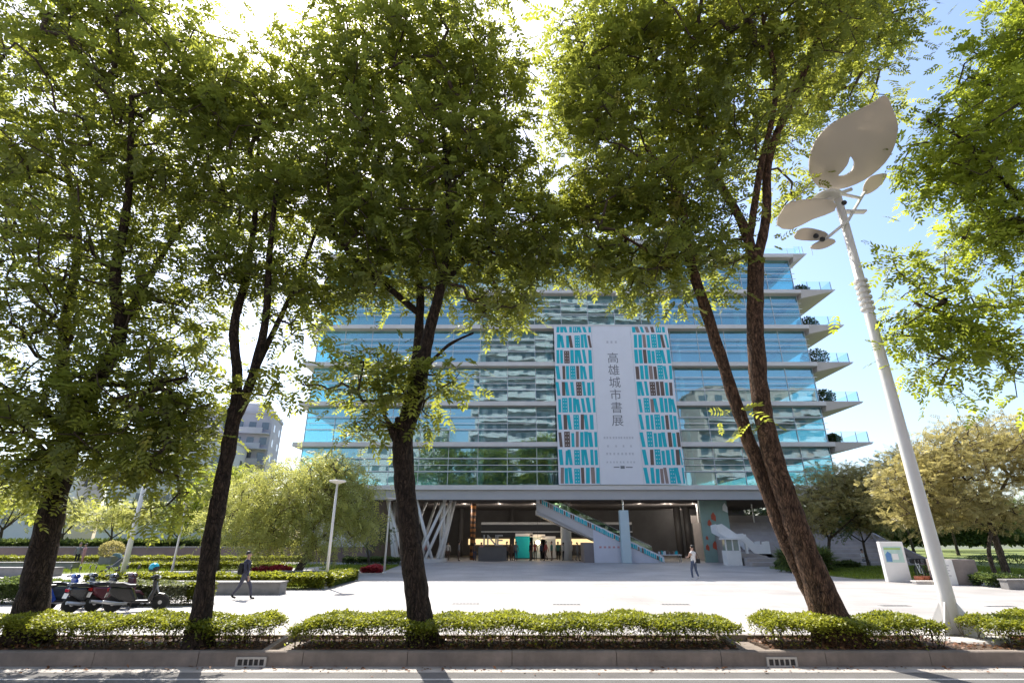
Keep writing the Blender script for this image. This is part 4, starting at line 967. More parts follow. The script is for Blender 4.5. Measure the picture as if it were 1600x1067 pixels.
for (py, n, w, s_) in ((535,3,1.3,.12), (684,11,3.0,.10), (697,4,2.9,.09), (709,8,2.9,.10), (722,9,2.9,.08)):
    z = ZD(py, FD)-(LV[0]+.03)
    for j in range(n):
        xj = -w/2+w*(j+.5)/n+rs.uniform(-.04,.04)
        for a in range(3): sm.box(xj-s_, xj+s_, -.0165, -.0135, z-s_+a*s_*.8, z-s_*.72+a*s_*.8)
        sm.box(xj-s_*.2, xj+s_*.15, -.0185, -.0175, z-s_, z+s_)
part('small_print', sm, M_ink2, ctr)['kind'] = 'stuff'
z = ZD(730, FD)-(LV[0]+.03)
part('logo_print', MB().box(-.05,.35,-.0165,-.0135,z-.13,z+.13).box(-.7,-.15,-.0165,-.0135,z-.04,z+.05).box(.45,1.1,-.0165,-.0135,z-.05,z+.05), M_ink, ctr)

# ------------------------------------------------------------------ escalator stair with the book strip
sx0, sx1 = XD(1036, 51.5, 0), XD(838, 51.5, 5)           # foot right, head left
es = thing('grand_stair', 'white solid sided stair with a strip of printed books, climbing under the library', 'stairs', (sx0, 51.5, 0))
RUN = sx1-sx0; RISE = 5.35
sl = lambda x: RISE*x/RUN                                   # x negative
xk = XD(927, 51.5, 2)-sx0
M_lav = mat('stair_white', (.60,.60,.66), .6, .04, 1)
part('side_wall', MB().prism([(0,.0),(xk,.0),(xk,sl(xk)-.0)], .12, 'y', -.12), M_lav, es)
part('side_beam', MB().prism([(xk,sl(xk)-.85),(xk,sl(xk)),(RUN,RISE),(RUN,RISE-.75)], .12, 'y', -.12), mat('stair_grey', (.50,.48,.47), .6, .05, 1), es)
part('underside', MB().prism([(xk+.3,sl(xk)-1.1),(xk,sl(xk)-.8),(RUN,RISE-.7),(RUN,RISE-1.1)], 2.6, 'y', .003), M_fascia, es)
part('under_pier', MB().box(xk-.9, xk-.003, .0, 2.6, .0, sl(xk)-1.2), mat('pier_brown', (.20,.17,.165), .7, .1, 1), es)
sp = part('book_strip', MB().prism([(.1,.004-.0),(.1,.50),(RUN,RISE+.50),(RUN,RISE+.004)], .05, 'y', -.19), M_paper, es)
acc = {'t': MB(), 'b': MB(), 'u': MB()}
xx = -.1
while xx > RUN+.4:
    w = rb.uniform(.10,.2); h = rb.uniform(.36,.45); x2 = xx-w
    acc[rb.choice('tttttbu')].add([(x2,-.1945,sl(x2)+.03), (xx,-.1945,sl(xx)+.03), (xx,-.1945,sl(xx)+h), (x2,-.1945,sl(x2)+h)], [(0,1,2,3)]); xx = x2-rb.uniform(.02,.06)
for c, nm, mm in (('t','teal_spine_print',M_teal), ('b','brown_spine_print',M_brown), ('u','taupe_spine_print',M_taupe)): part(nm, acc[c], mm, sp)['kind'] = 'stuff'
part('railing_glass', MB().prism([(-.3,.5),(-.3,1.3),(RUN,RISE+1.3),(RUN,RISE+.5)], .02, 'y', 2.5), glass_mat('stair_glass', (.55,.75,.55), (.8,.9,.85), 0, .08), es)
part('handrail', MB().tube([(-.3,2.5,1.35),(RUN,2.5,RISE+1.35)], .04, 8), M_steel, es)
for k in range(26):
    f = (k+.5)/26; part('tread', MB().box(-.24,.24,.003,2.48,-.10,.0), M_fascia, es, loc=(RUN*f, 0, RISE*f+.05))
tx = MB()
for k in range(9): tx.box(xk+.5+k*.42, xk+.72+k*.42, -.124, -.1215, 1.25, 1.42)
part('small_print', tx, mat('ink_red', (.55,.28,.30), .7, .02, 2), es)['kind'] = 'stuff'
# pale blue column with a steel rod up to the soffit
cl = thing('pale_column', 'pale blue square column with a thin steel rod, in front of the stair', 'column', (XD(977, 50.9, 2), 50.9, 0))
part('shaft', MB().prism([(-.42,-.3),(.42,-.3),(.42,.3),(-.42,.3)], ZD(797, 50.9)), mat('pale_blue', (.50,.60,.62), .6, .05, 1), cl, bevel=.03)
part('rod', MB().tube([(0,0,ZD(797,50.9)), (0,0,5.74)], .07, 8), M_steel, cl)
# green climbing wall
gwall = thing('climbing_wall', 'grey green climbing wall with red and orange shapes beneath the library', 'wall', (XD(1120, 52.3, 2.5), 52.3, 0))
part('panel', MB().box(-1.35, 1.35, 0, .3, 0, 5.74), mat('sage_panel', (.26,.36,.31), .6, .12, .8), gwall)
for k, (px, py, s_) in enumerate(((1115,807,.42),(1109,817,.34),(1133,793,.45),(1106,855,.3),(1118,852,.42),(1128,866,.25),(1105,840,.2),(1122,838,.22))):
    q = P(px, py, 52.25); x_, z_ = q.x-gwall.location.x, q.z
    part('shape', MB().prism([(x_-s_*.6,z_-s_*.5),(x_+s_*.4,z_-s_),(x_+s_*.5,z_+s_*.1),(x_,z_+s_),(x_-s_*.5,z_+s_*.4)], .05, 'y', -.055), mat('orange_red', (.50,.09,.04), .5, .2, 3) if k % 3 < 2 else M_white, gwall)
# white zigzag stair balustrade and kiosk
zs = thing('white_stair', 'small white stair with a solid zigzag balustrade beside the wide steps', 'stairs', (XD(1170, 47, 0), 47, 0))
def zp(px, py): q = P(px, py, 47); return (q.x-zs.location.x, q.z)
pl = [zp(1119,820),(zp(1127,818)),zp(1150,834),zp(1160,833),zp(1180,850),zp(1190,850),zp(1190,846),zp(1198,845),zp(1199,860),zp(1222,880),zp(1212,880),zp(1197,868),zp(1178,864),zp(1160,846),zp(1146,846),zp(1121,832)]
for i, yy in enumerate((-.1, 1.3)): part('balustrade', MB().prism(pl, .1, 'y', yy), M_white, zs)
for i, (px, a, b) in enumerate(((1163,834,880),(1199,845,890),(1146,846,880))):
    q = zp(px, a); part('post', MB().box(q[0]-.1, q[0]+.1, -.08, .08, 0, q[1]-.02), M_white, zs)
part('landing', MB().box(zp(1148,840)[0], zp(1188,840)[0], .0, 1.3, .9, 1.0), M_fascia, zs)
ki = thing('white_kiosk', 'white kiosk with a glazed upper half under the zigzag stair', 'kiosk', (XD(1149, 46.4, 0), 46.4, 0))
part('body', MB().box(-.62,.62,0,.9,0,1.15), M_white, ki); part('window', MB().box(-.5,.5,.05,.85,1.153,2.0), mat('kiosk_glass', (.25,.32,.28), .1, .1, 1), ki)
part('roof', MB().box(-.7,.7,-.1,1.0,2.003,2.15), M_white, ki)
for x_ in (-.56,.0,.56): part('frame_post', MB().box(x_-.05,x_+.05,-.04,.04,1.153,2.0), M_white, ki)
# wide seating steps
ws = thing('wide_steps', 'wide grey brown seating steps climbing beneath the right end of the library', 'steps', (26, 45, 0))
M_step = mat('step_stone', (.38,.335,.31), .8, .15, 1)
for k in range(12): part('step', MB().box(-6.6, 7.4, k*.95, k*.95+(.945 if k < 11 else 3), 0, .30*(k+1)), M_step, ws, bevel=.012)
part('side_wall', MB().prism([(-.3,.0),(-.3,.5),(11,4.3),(14,4.3),(14,0)], .25, 'x', 7.42), M_step, ws)
part('top_wall', MB().box(-6.6, 7.4, 13.5, 13.8, 3.61, 4.4), M_step, ws)
for k in range(5): part('rail_post', MB().box(-6+k*3, -5.9+k*3, 13.3, 13.4, 3.61, 5.7), M_white, ws)
# lobby odds and ends
tb = thing('book_table', 'low table of stacked books at the foot of the stair', 'table', (XD(1046, 52.5, .4), 52.5, 0))
part('top', MB().box(-1.1,1.1,-.4,.4,.62,.68), M_white, tb)
for sx_ in (-1, 1):
    for sy_ in (-1, 1): part('leg', MB().box(sx_*1.0-.03, sx_*1.0+.03, sy_*.33-.03, sy_*.33+.03, 0, .618), M_steel, tb)
rk = random.Random(12)
for k in range(14):
    bc_ = rk.choice('tbup'); tag(part('book', MB().box(-.055,.055,-.12,.12,0,rk.uniform(.22,.34)), {'t':M_teal,'b':M_brown,'u':M_taupe,'p':M_paper}[bc_], loc=(tb.location.x-.95+k*.14, 52.5, .682), bevel=.004), {'t':'teal','b':'dark brown','u':'taupe','p':'white'}[bc_]+' book upright in the row on the low table by the stair', 'book', {'t':'teal','b':'dark brown','u':'taupe','p':'white'}[bc_]+' books on the low table')
sg = thing('letter_sign', 'row of large pale standing letters in the lobby', 'sign', (XD(768, 55, 1.5), 55, 0))
for k, ch in enumerate('INE'): text_mesh(ch, 1.5, 'letter', mat('letter_grey', (.42,.40,.37), .6, .05, 2), sg, (-.75+k*.78, 0, 1.85), ext=.06)
part('stand', MB().box(-1.3,1.5,-.05,.05,0,1.28), M_lob, sg)
lb = thing('pendant_lamp', 'single glowing round lamp hanging in the lobby', 'lamp', (XD(840, 59, 3), 59, ZD(847, 59)))
part('globe', MB().ball((0,0,0), .22, 14, 10), mat('lamp_glow', (1,.8,.5), .5, 0, emit=(1,.72,.38), estr=14), lb, smooth=True)
part('cord', MB().tube([(0,0,.2),(0,0,5.74-ZD(847,59))], .015, 6), M_black, lb)
for k, (px, w_, h_, mm, lab) in enumerate(((819,1.9,2.3,M_teal,'teal book fair display stand among the lobby visitors'), (840,1.7,2.2,mat('pale_screen',(.35,.42,.46),.5,.1,1),'pale grey blue display screen beside the teal stand'), (857,1.6,2.0,mat('pale_screen2',(.42,.44,.46),.5,.1,1),'low pale display panel under the lobby canopy'))):
    d_ = thing('display_stand', lab, 'display', (XD(px, 60, 1), 60, 0), group='displays in the lobby')
    part('panel', MB().box(-w_/2,w_/2,0,.12,.1,h_), mm, d_); part('base', MB().box(-w_/2-.1,w_/2+.1,-.2,.3,0,.098), M_dark, d_); part('header', MB().box(-w_/2,w_/2,-.03,.15,h_+.003,h_+.3), M_paper, d_)

# ------------------------------------------------------------------ tall leaf lamp
LD = 12.95; lx = XD(1492, LD, .3)
tl = thing('leaf_lamp', 'tall white lamp pole with big leaf shaped plates above the hedge', 'street lamp', (lx, LD, 0))
part('plinth', MB().lathe([(.95,0),(.95,.15),(.90,.19)], 40), mat('plinth_concrete', (.45,.43,.40), .8, .12, 2), tl, bevel=.01)
ztop = ZD(300, LD)
part('pole', MB().lathe([(.165,.19),(.158,1.0),(.142,4.0),(.128,7.0),(.108,ztop)], 24), M_lampw, tl, smooth=True)
for k in range(4):
    a = k*math.pi/2+.5; part('fin', MB().prism([(.13,.19),(.52,.19),(.52,.24),(.15,.85)], .035, 'y', -.0175), M_lampw, tl, rot=(0,0,a))
zr = ZD(462, LD)
for k in range(6): part('collar_ring', MB().lathe([(.11,0),(.175,.01),(.175,.07),(.11,.08)], 20, (0,0,zr-.45+k*.17)), M_lampw, tl, smooth=False)
from mathutils.geometry import tessellate_polygon
def smooth_loop(pts, n=4):
    out = []; m = len(pts)
    for i in range(m):
        p = [Vector(pts[(i+k) % m]) for k in (-1,0,1,2)]
        for k in range(n):
            t = k/n; out.append(.5*((2*p[1])+(-p[0]+p[2])*t+(2*p[0]-5*p[1]+4*p[2]-p[3])*t*t+(-p[0]+3*p[1]-3*p[2]+p[3])*t**3))
    return out
def plate(name, outline, C, n, m, parent, th=.05, hole=None, sm=4):
    """leaf plate: photo outline laid onto the plane through C with normal n, given a thickness"""
    n = Vector(n).normalized(); o = Vector((0,0,CAM_H)); L0 = parent.location
    def onto(p): d = ray(*p); return o + d*((C-o).dot(n)/d.dot(n)) - L0
    loops = [[onto(p) for p in smooth_loop(outline, sm)]]
    if hole: loops.append([onto(p) for p in smooth_loop(hole, 4)])
    tri = tessellate_polygon(loops); flat = [v for l in loops for v in l]; N = len(flat); mb = MB()
    v = [p for p in flat]+[p-n*th for p in flat]; f = [tuple(t) for t in tri]+[tuple(i+N for i in t[::-1]) for t in tri]
    s = 0
    for l in loops:
        k = len(l); f += [(s+i, s+(i+1) % k, N+s+(i+1) % k, N+s+i) for i in range(k)]; s += k
    mb.add(v, f); return part(name, mb, m, parent)
M_plate = bpy.data.materials.new('plate_cream'); M_plate.use_nodes = True
_p = M_plate.node_tree.nodes['Principled BSDF']; _p.inputs['Base Color'].default_value = (.66,.60,.52,1); _p.inputs['Roughness'].default_value = .5
_t = nd(M_plate.node_tree, 'ShaderNodeBsdfTranslucent'); _t.inputs['Color'].default_value = (.5,.45,.38,1); _m = nd(M_plate.node_tree, 'ShaderNodeMixShader'); _m.inputs['Fac'].default_value = .3
M_plate.node_tree.links.new(_p.outputs[0], _m.inputs[1]); M_plate.node_tree.links.new(_t.outputs[0], _m.inputs[2]); M_plate.node_tree.links.new(_m.outputs[0], M_plate.node_tree.nodes['Material Output'].inputs['Surface'])
plate('leaf_plate', [(1384,150),(1394,168),(1403,195),(1399,225),(1383,255),(1350,282),(1312,296),(1280,292),(1266,272),(1266,244),(1277,217),(1300,194),(1335,176),(1365,161)], P(1310,285,LD), (-.05,-.55,-.83), M_plate, tl, .06,
      hole=[(1329,245),(1335,254),(1332,266),(1322,274),(1310,275),(1318,266),(1325,256)], sm=3)
plate('leaf_plate', [(1214,352),(1222,330),(1236,317),(1270,312),(1302,314),(1304,330),(1270,343),(1236,359)], P(1300,322,LD-.1), (.05,-.35,-.94), M_plate, tl, .05, sm=2)
plate('leaf_plate', [(1386,272),(1376,290),(1360,302),(1349,303),(1351,288),(1362,276)], P(1350,300,LD+.6), (0,-.5,-.86), M_plate, tl, .03, sm=3)
plate('leaf_plate', [(1243,374),(1246,362),(1258,357),(1276,359),(1294,366),(1280,376)], P(1290,367,LD-.4), (0,-.5,-.86), M_plate, tl, .04, sm=3)
plate('leaf_plate', [(1266,388),(1280,378),(1298,374),(1306,378),(1294,386),(1280,390)], P(1300,378,LD-.4), (0,-.3,-.95), M_plate, tl, .04, sm=3)
def pw(px, py, D): return P(px, py, D)-tl.location
part('arm', MB().tube([pw(1300,300,LD), pw(1345,310,LD+.3), pw(1352,300,LD+.6)], .05, 8), M_lampw, tl, smooth=True)
part('arm', MB().tube([pw(1292,372,LD-.4), pw(1325,345,LD-.1), pw(1350,302,LD+.55)], .045, 8), M_lampw, tl, smooth=True)
part('arm', MB().tube([pw(1285,316,LD-.1), pw(1308,304,LD), pw(1330,296,LD)], .06, 8), M_lampw, tl, smooth=True)
part('crossbar', MB().box(-.35,.35,-.08,.08,-.03,.03), M_lampw, tl, loc=pw(1334,331,LD+.1))
part('head_ring', MB().lathe([(.34,-.05),(.40,0),(.34,.05)], 20, pw(1292,308,LD-.05)), M_lampw, tl)
for px, py in ((1319,317),(1275,369),(1285,374)):
    part('camera_housing', MB().ball(pw(px, py, LD-.45), .075, 10, 7), M_black, tl, smooth=True)
part('strut', MB().tube([pw(1225,325,LD-.1), pw(1250,305,LD-.3), pw(1268,284,LD-.3)], .02, 6), M_steel, tl)

# ------------------------------------------------------------------ slim garden lamps
def slim_lamp(label, px, py, pt_, r=.065, disc=.42):
    g = G(px, py); t = thing('garden_lamp', label, 'street lamp', g, group='slim garden lamps'); h = ZD(pt_, g.y)
    part('pole', MB().lathe([(r*1.15,0),(r,h*.5),(r*.8,h)], 12), M_lampw, t, smooth=True)
    part('base', MB().lathe([(r*2.2,0),(r*2.2,.05),(r*1.2,.08)], 14), M_lampw, t)
    part('lamp_head', MB().lathe([(.06,h),(disc*.9,h+.10),(disc,h+.14),(disc*.95,h+.17),(.05,h+.2)], 20), M_lampw, t, smooth=True); return t
slim_lamp('slim white lamp post with a round head in front of the feathery tree', 508, 918, 756)
slim_lamp('slim white lamp post with a round head near the white screen wall', 600, 895, 782)
slim_lamp('slim white lamp post beside the sunlit path, before the far lawn', 268, 895, 788)
g = G(187, 916); t = thing('leaf_garden_lamp', 'white garden lamp with small leaf shaped plates behind the scooters', 'street lamp', g); h = ZD(742, g.y)
part('pole', MB().lathe([(.13,0),(.12,h*.5),(.09,h)], 14), M_lampw, t, smooth=True)
part('leaf_plate', MB().prism([(0,-.25),(-.6,-.38),(-1.25,-.12),(-1.45,.2),(-.9,.32),(-.2,.25)], .05), M_plate, t, loc=(-.1,0,h+.25), rot=(R(28),R(20),0))
part('leaf_plate', MB().prism([(0,-.25),(.5,-.38),(1.0,-.1),(1.2,.2),(.7,.3),(.1,.25)], .05), M_plate, t, loc=(.0,.1,h+.5), rot=(R(-40),R(-35),.4))
part('arm', MB().tube([(0,0,h-.3),(.6,0,h-.05),(1.3,0,h+.05)], .05, 8), M_lampw, t, smooth=True)
part('arm', MB().tube([(0,0,h-.2),(-.3,0,h+.2)], .05, 8), M_lampw, t)
part('bracket', MB().box(-.45,.45,-.04,.04,h*.68,h*.68+.07), M_dark, t)

# ------------------------------------------------------------------ right: info board, pillar, bins
g = G(1407, 909); ib = thing('info_board', 'white upright info board with a blue and green printed panel', 'sign', (g.x, g.y, 0), R(-8))
Hh = ZD(846, g.y); Wd = 1.15
part('body', MB().box(-Wd/2,Wd/2,0,.32,0,Hh), M_white, ib, bevel=.02)
pn = part('printed_panel', MB().box(-Wd/2+.12,Wd/2-.12,-.012,-.001,Hh*.48,Hh*.88), mat('print_mint', (.45,.62,.56), .4, .12, 3), ib)
part('print_green', MB().box(-Wd/2+.14,Wd/2-.2,-.0165,-.013,Hh*.80,Hh*.845), mat('print_lime', (.35,.5,.15), .5, .1, 3), pn)
part('print_blue', MB().prism([(-.42,Hh*.5),(-.14,Hh*.5),(-.14,Hh*.70),(-.28,Hh*.76),(-.42,Hh*.68)], .003, 'y', -.0165), mat('print_blue', (.10,.24,.48), .5, .15, 3), pn)
part('print_white', MB().box(-.1,.2,-.0165,-.013,Hh*.55,Hh*.70), M_white, pn)
g = G(1502, 914); pi_ = thing('stone_pillar', 'square grey brown stone pillar with a white printed panel at the plaza edge', 'pillar', (g.x, g.y, 0), R(-12))
Hp = ZD(874, g.y)
part('body', MB().box(-.75,.95,.1,1.1,0,Hp), mat('pillar_stone', (.25,.21,.19), .8, .2, 2, .2), pi_, bevel=.02)
pp = part('front_panel', MB().box(-1.0,-.1,.0,.098,0,Hp), M_white, pi_, bevel=.01)
for k in range(5): part('text_line', MB().box(-.85,-.3-.08*(k % 2),-.005,-.001,Hp*(.75-.1*k),Hp*(.78-.1*k)), M_ink2, pp)
slab_bench('low grey wall running from the stone pillar along the lawn', 22.3, 30, 25.4, 25.9, .42, name='low_wall', cat='wall')
slab_bench('pale planter edge between the info board and the stone pillar', 20.2, 22.4, 28.2, 28.6, .16, M_slab, 'planter_edge', 'planter')
pm = thing('clay_pots', 'cluster of orange clay pots in the planter behind the lamp pole', 'pot', (21.3, 28.9, 0))
for k in range(3): part('pot', MB().lathe([(.12,0),(.22,.2),(.20,.34),(.16,.34)], 14, (k*.42-.4,.1*(k % 2),.0)), mat('terracotta', (.42,.13,.06), .7, .2, 3), pm, smooth=True)
# ------------------------------------------------------------------ people
HAIR = mat('dark_hair', (.015,.012,.010), .6, .2, 20)
SKIN = mat('skin', (.42,.26,.19), .55, .06, 8)
def person(label, loc, heading, top, legs, shoes, H=1.70, pose='stand', fingers=False, bare_arm=False, group=None, hat=None, step=.30, hold=False):
    """one continuous skinned body; heading: rotation about z, figure faces local -Y"""
    s = H/1.70; V = []; E = []; Rr = []; Z = []
    def v(p, r, z): V.append(Vector(p)*s); Rr.append(r*s); Z.append(z); return len(V)-1
    def chain(i, lst):
        for p, r, z in lst: j = v(p, r, z); E.append((i, j)); i = j
        return i
    sit = pose == 'sit'; walk = pose == 'walk'
    hz = .92 if not sit else .46
    pel = v((0,0,hz), .135, 'l')
    spn = chain(pel, [((0,-.01,hz+.16), .125, 't'), ((0,-.01,hz+.32), .145, 't'), ((0,0,hz+.46), .12, 't')])
    nk = chain(spn, [((0,-.005,hz+.56), .055, 's'), ((0,-.02,hz+.64), .07, 's'), ((0,-.025,hz+.71), .098, 's'), ((0,-.015,hz+.79), .075, 's')])
    for k, sx in enumerate((-1, 1)):
        st_ = step*(1 if k == 0 else -1) if walk else .02*(1-2*k)
        if sit: chain(pel, [((sx*.10,-.05,hz-.02), .09, 'l'), ((sx*.13,-.42,hz+.02), .07, 'l'), ((sx*.13,-.44,.12), .05, 'l'), ((sx*.13,-.44,.05), .045, 'h'), ((sx*.13,-.58,.035), .035, 'h')])
        else:
            kb = -.06 if walk else -.01; lift = .06 if (walk and st_ > 0) else 0
            chain(pel, [((sx*.095,0,hz-.08), .092, 'l'), ((sx*.10,st_*.48+kb,.50), .066, 'l'), ((sx*.10,st_+.02,.13+lift), .046, 'l'), ((sx*.10,st_+.02,.05+lift), .044, 'h'), ((sx*.10,st_-.15,.035+lift*.4), .036, 'h')])
        az = 't' if not bare_arm else 's'
        if sit or (hold and sx > 0): hand = [((sx*.24,-.12,hz+.22), .042, az), ((sx*.16,-.32,hz+.22), .034, 's'), ((sx*.13,-.40,hz+.23), .03, 's')]
        else:
            sw = -st_*.8 if walk else -.03
            hand = [((sx*.25,sw*.4+.02,hz+.18), .042, az), ((sx*.26,sw,hz-.06), .032, az), ((sx*.26,sw-.03,hz-.15), .028, 's')]
        h_ = chain(spn, [((sx*.17,0,hz+.45), .062, 't')]+hand)
        if fingers:
            b = V[h_]/s
            for f in range(4): chain(h_, [((b.x+(f-1.5)*.006, b.y-.03+f*.02, b.z-.055-.008*(f in (1,2))), .009, 's'), ((b.x+(f-1.5)*.004-sx*.008, b.y-.03+f*.019, b.z-.09-.01*(f in (1,2))), .008, 's')])
            chain(h_, [((b.x-sx*.012, b.y-.05, b.z-.01), .010, 's'), ((b.x-sx*.018, b.y-.065, b.z-.045), .009, 's')])
    me = bpy.data.meshes.new('body'); me.from_pydata(V, E, [])
    o = bpy.data.objects.new('person', me); COL.objects.link(o)
    md = o.modifiers.new('skin', 'SKIN'); md.use_smooth_shade = True
    for i, sv in enumerate(me.skin_vertices[0].data): sv.radius = (Rr[i], Rr[i]); sv.use_root = (i == pel)
    sb = o.modifiers.new('sub', 'SUBSURF'); sb.levels = 1; sb.render_levels = 1
    dg = bpy.context.evaluated_depsgraph_get(); dg.update()
    m2 = bpy.data.meshes.new_from_object(o.evaluated_get(dg)); bpy.data.objects.remove(o)
    m2.materials.clear()
    for m_ in (SKIN, top, legs, shoes): m2.materials.append(m_)
    idx = {'s': 0, 't': 1, 'l': 2, 'h': 3}
    A_ = np.array([V[a] for a, b in E]); B_ = np.array([V[b] for a, b in E]); ez = [Z[b] for a, b in E]; AB = B_-A_; LL = (AB**2).sum(1)+1e-9
    for p in m2.polygons:
        c = np.array(p.center); t = np.clip(((c-A_)*AB).sum(1)/LL, 0, 1); d = np.linalg.norm(A_+AB*t[:,None]-c, axis=1); p.material_index = idx[ez[int(np.argmin(d))]]; p.use_smooth = True
    me0 = m2; root = thing('person', label, 'person', loc, heading, group)
    link('body', me0, root)
    hc = Vector((0,-.015,hz+.745))*s
    hm = MB().ball(hc+Vector((0,.034,.034))*s, (.100*s,.092*s,.092*s), 12, 9); hm.v = [q for q in hm.v]
    part('hair', hm, hat or HAIR, root, smooth=True)
    fm = MB().ball(hc+Vector((0,-.108,-.03))*s, (.014*s,.022*s,.022*s), 6, 5)
    for sx in (-1, 1): fm.ball(hc+Vector((sx*.092,.0,-.03))*s, (.014*s,.028*s,.034*s), 6, 5)
    part('face', fm, SKIN, root, smooth=True)
    return root
C = lambda n, c: mat('cloth_'+n, c, .85, .2, 12)
navy = C('navy', (.035,.035,.06)); blk = C('black', (.015,.015,.017)); whit = C('white', (.62,.60,.58)); den = C('denim', (.06,.08,.13)); gry = C('grey', (.20,.20,.21)); red = C('red', (.35,.07,.06)); pnk = C('pink', (.5,.25,.26)); grn = C('green', (.06,.18,.14)); blu = C('blue', (.10,.2,.38))
g = G(377, 936)
person('person in dark clothes and a dark backpack striding past the stone bench', (g.x, g.y, 0), R(88), navy, C('slate', (.07,.07,.10)), blk, 1.62, 'walk', True, step=.33)
bp = thing('backpack', 'dark backpack on the back of the striding walker', 'backpack', (g.x-.16, g.y, .86), R(88))
part('bag', MB().prism([(-.15,-.0),(.15,0),(.16,.22),(.13,.42),(-.13,.42),(-.16,.22)], .17, 'y', -.085), blk, bp, bevel=.03)
part('pocket', MB().box(-.11,.11,.086,.12,.03,.2), C('charcoal', (.03,.03,.033)), bp, bevel=.015)
for sx in (-1,1): part('strap', MB().tube([(sx*.1,-.086,.40),(sx*.1,-.24,.38),(sx*.11,-.30,.2),(sx*.12,-.086,.03)], .016, 6), blk, bp)
g = G(1087, 906)
person('person in a white top and dark trousers crossing the sunlit plaza', (g.x, g.y, 0), R(205), whit, den, whit, 1.72, 'walk', True, True, step=.12, hold=True)
bg = thing('shoulder_bag', 'small dark bag at the side of the person crossing the plaza', 'bag', (g.x+.25, g.y-.05, .86), R(200))
part('pouch', MB().box(-.05,.05,-.12,.12,0,.22), blk, bg, bevel=.02); part('strap', MB().tube([(0,-.1,.22),(.03,-.06,.40),(.08,0,.56),(.03,.06,.40),(0,.1,.22)], .01, 6), blk, bg)
for i, (px, py, h_, tp, lg, lab, rz) in enumerate((
    (117,884,1.7,gry,blk,'person in grey beside the one in pink on the far garden path',.4), (126,884,1.65,pnk,pnk,'person in pink on the far garden path',-.6))):
    g = G(px, py); person(lab, (g.x, g.y, 0), rz, tp, lg, blk, h_, group='people on the garden path')
person('person in white sitting low on the wide steps', (XD(1339, 45.6, .5), 44.72, .0), R(10), whit, gry, blk, 1.7, 'sit')
cl_ = [blk, gry, red, den, navy, whit, C('brown', (.14,.09,.07)), grn, pnk]
rp = random.Random(21); names = ['black','grey','red','denim','navy','white','brown','green','pink']
spots = [(742,'by the standing letters'),(752,'at the end of the standing letters'),(792,'beside the standing letters'),(799,'left of the teal display stand'),(806,'facing the teal display stand'),(829,'between the teal stand and the pale screen'),(836,'before the pale blue screen'),(846,'right of the pale blue screen'),(853,'before the low pale panel'),(862,'beside the low pale panel'),(872,'near the white round column'),(880,'in front of the white round column'),(893,'behind the white round column'),(902,'at the pier of the stair'),(664,'inside the basket of raking columns'),(700,'beside the basket of raking columns'),(717,'behind the basket of raking columns')]
for k, (px, w) in enumerate(spots):
    D = 56.6+rp.uniform(-1.0,.8); a = rp.randrange(9); b = rp.choice((0,1,3,6))
    person(f'lobby visitor in a {names[a]} top {w}', (XD(px, D, 1), D, 0), rp.uniform(-3,3), cl_[a], cl_[b], blk, rp.uniform(1.58,1.78), rp.choice(('stand','stand','walk')), group='visitors in the lobby', step=.2)

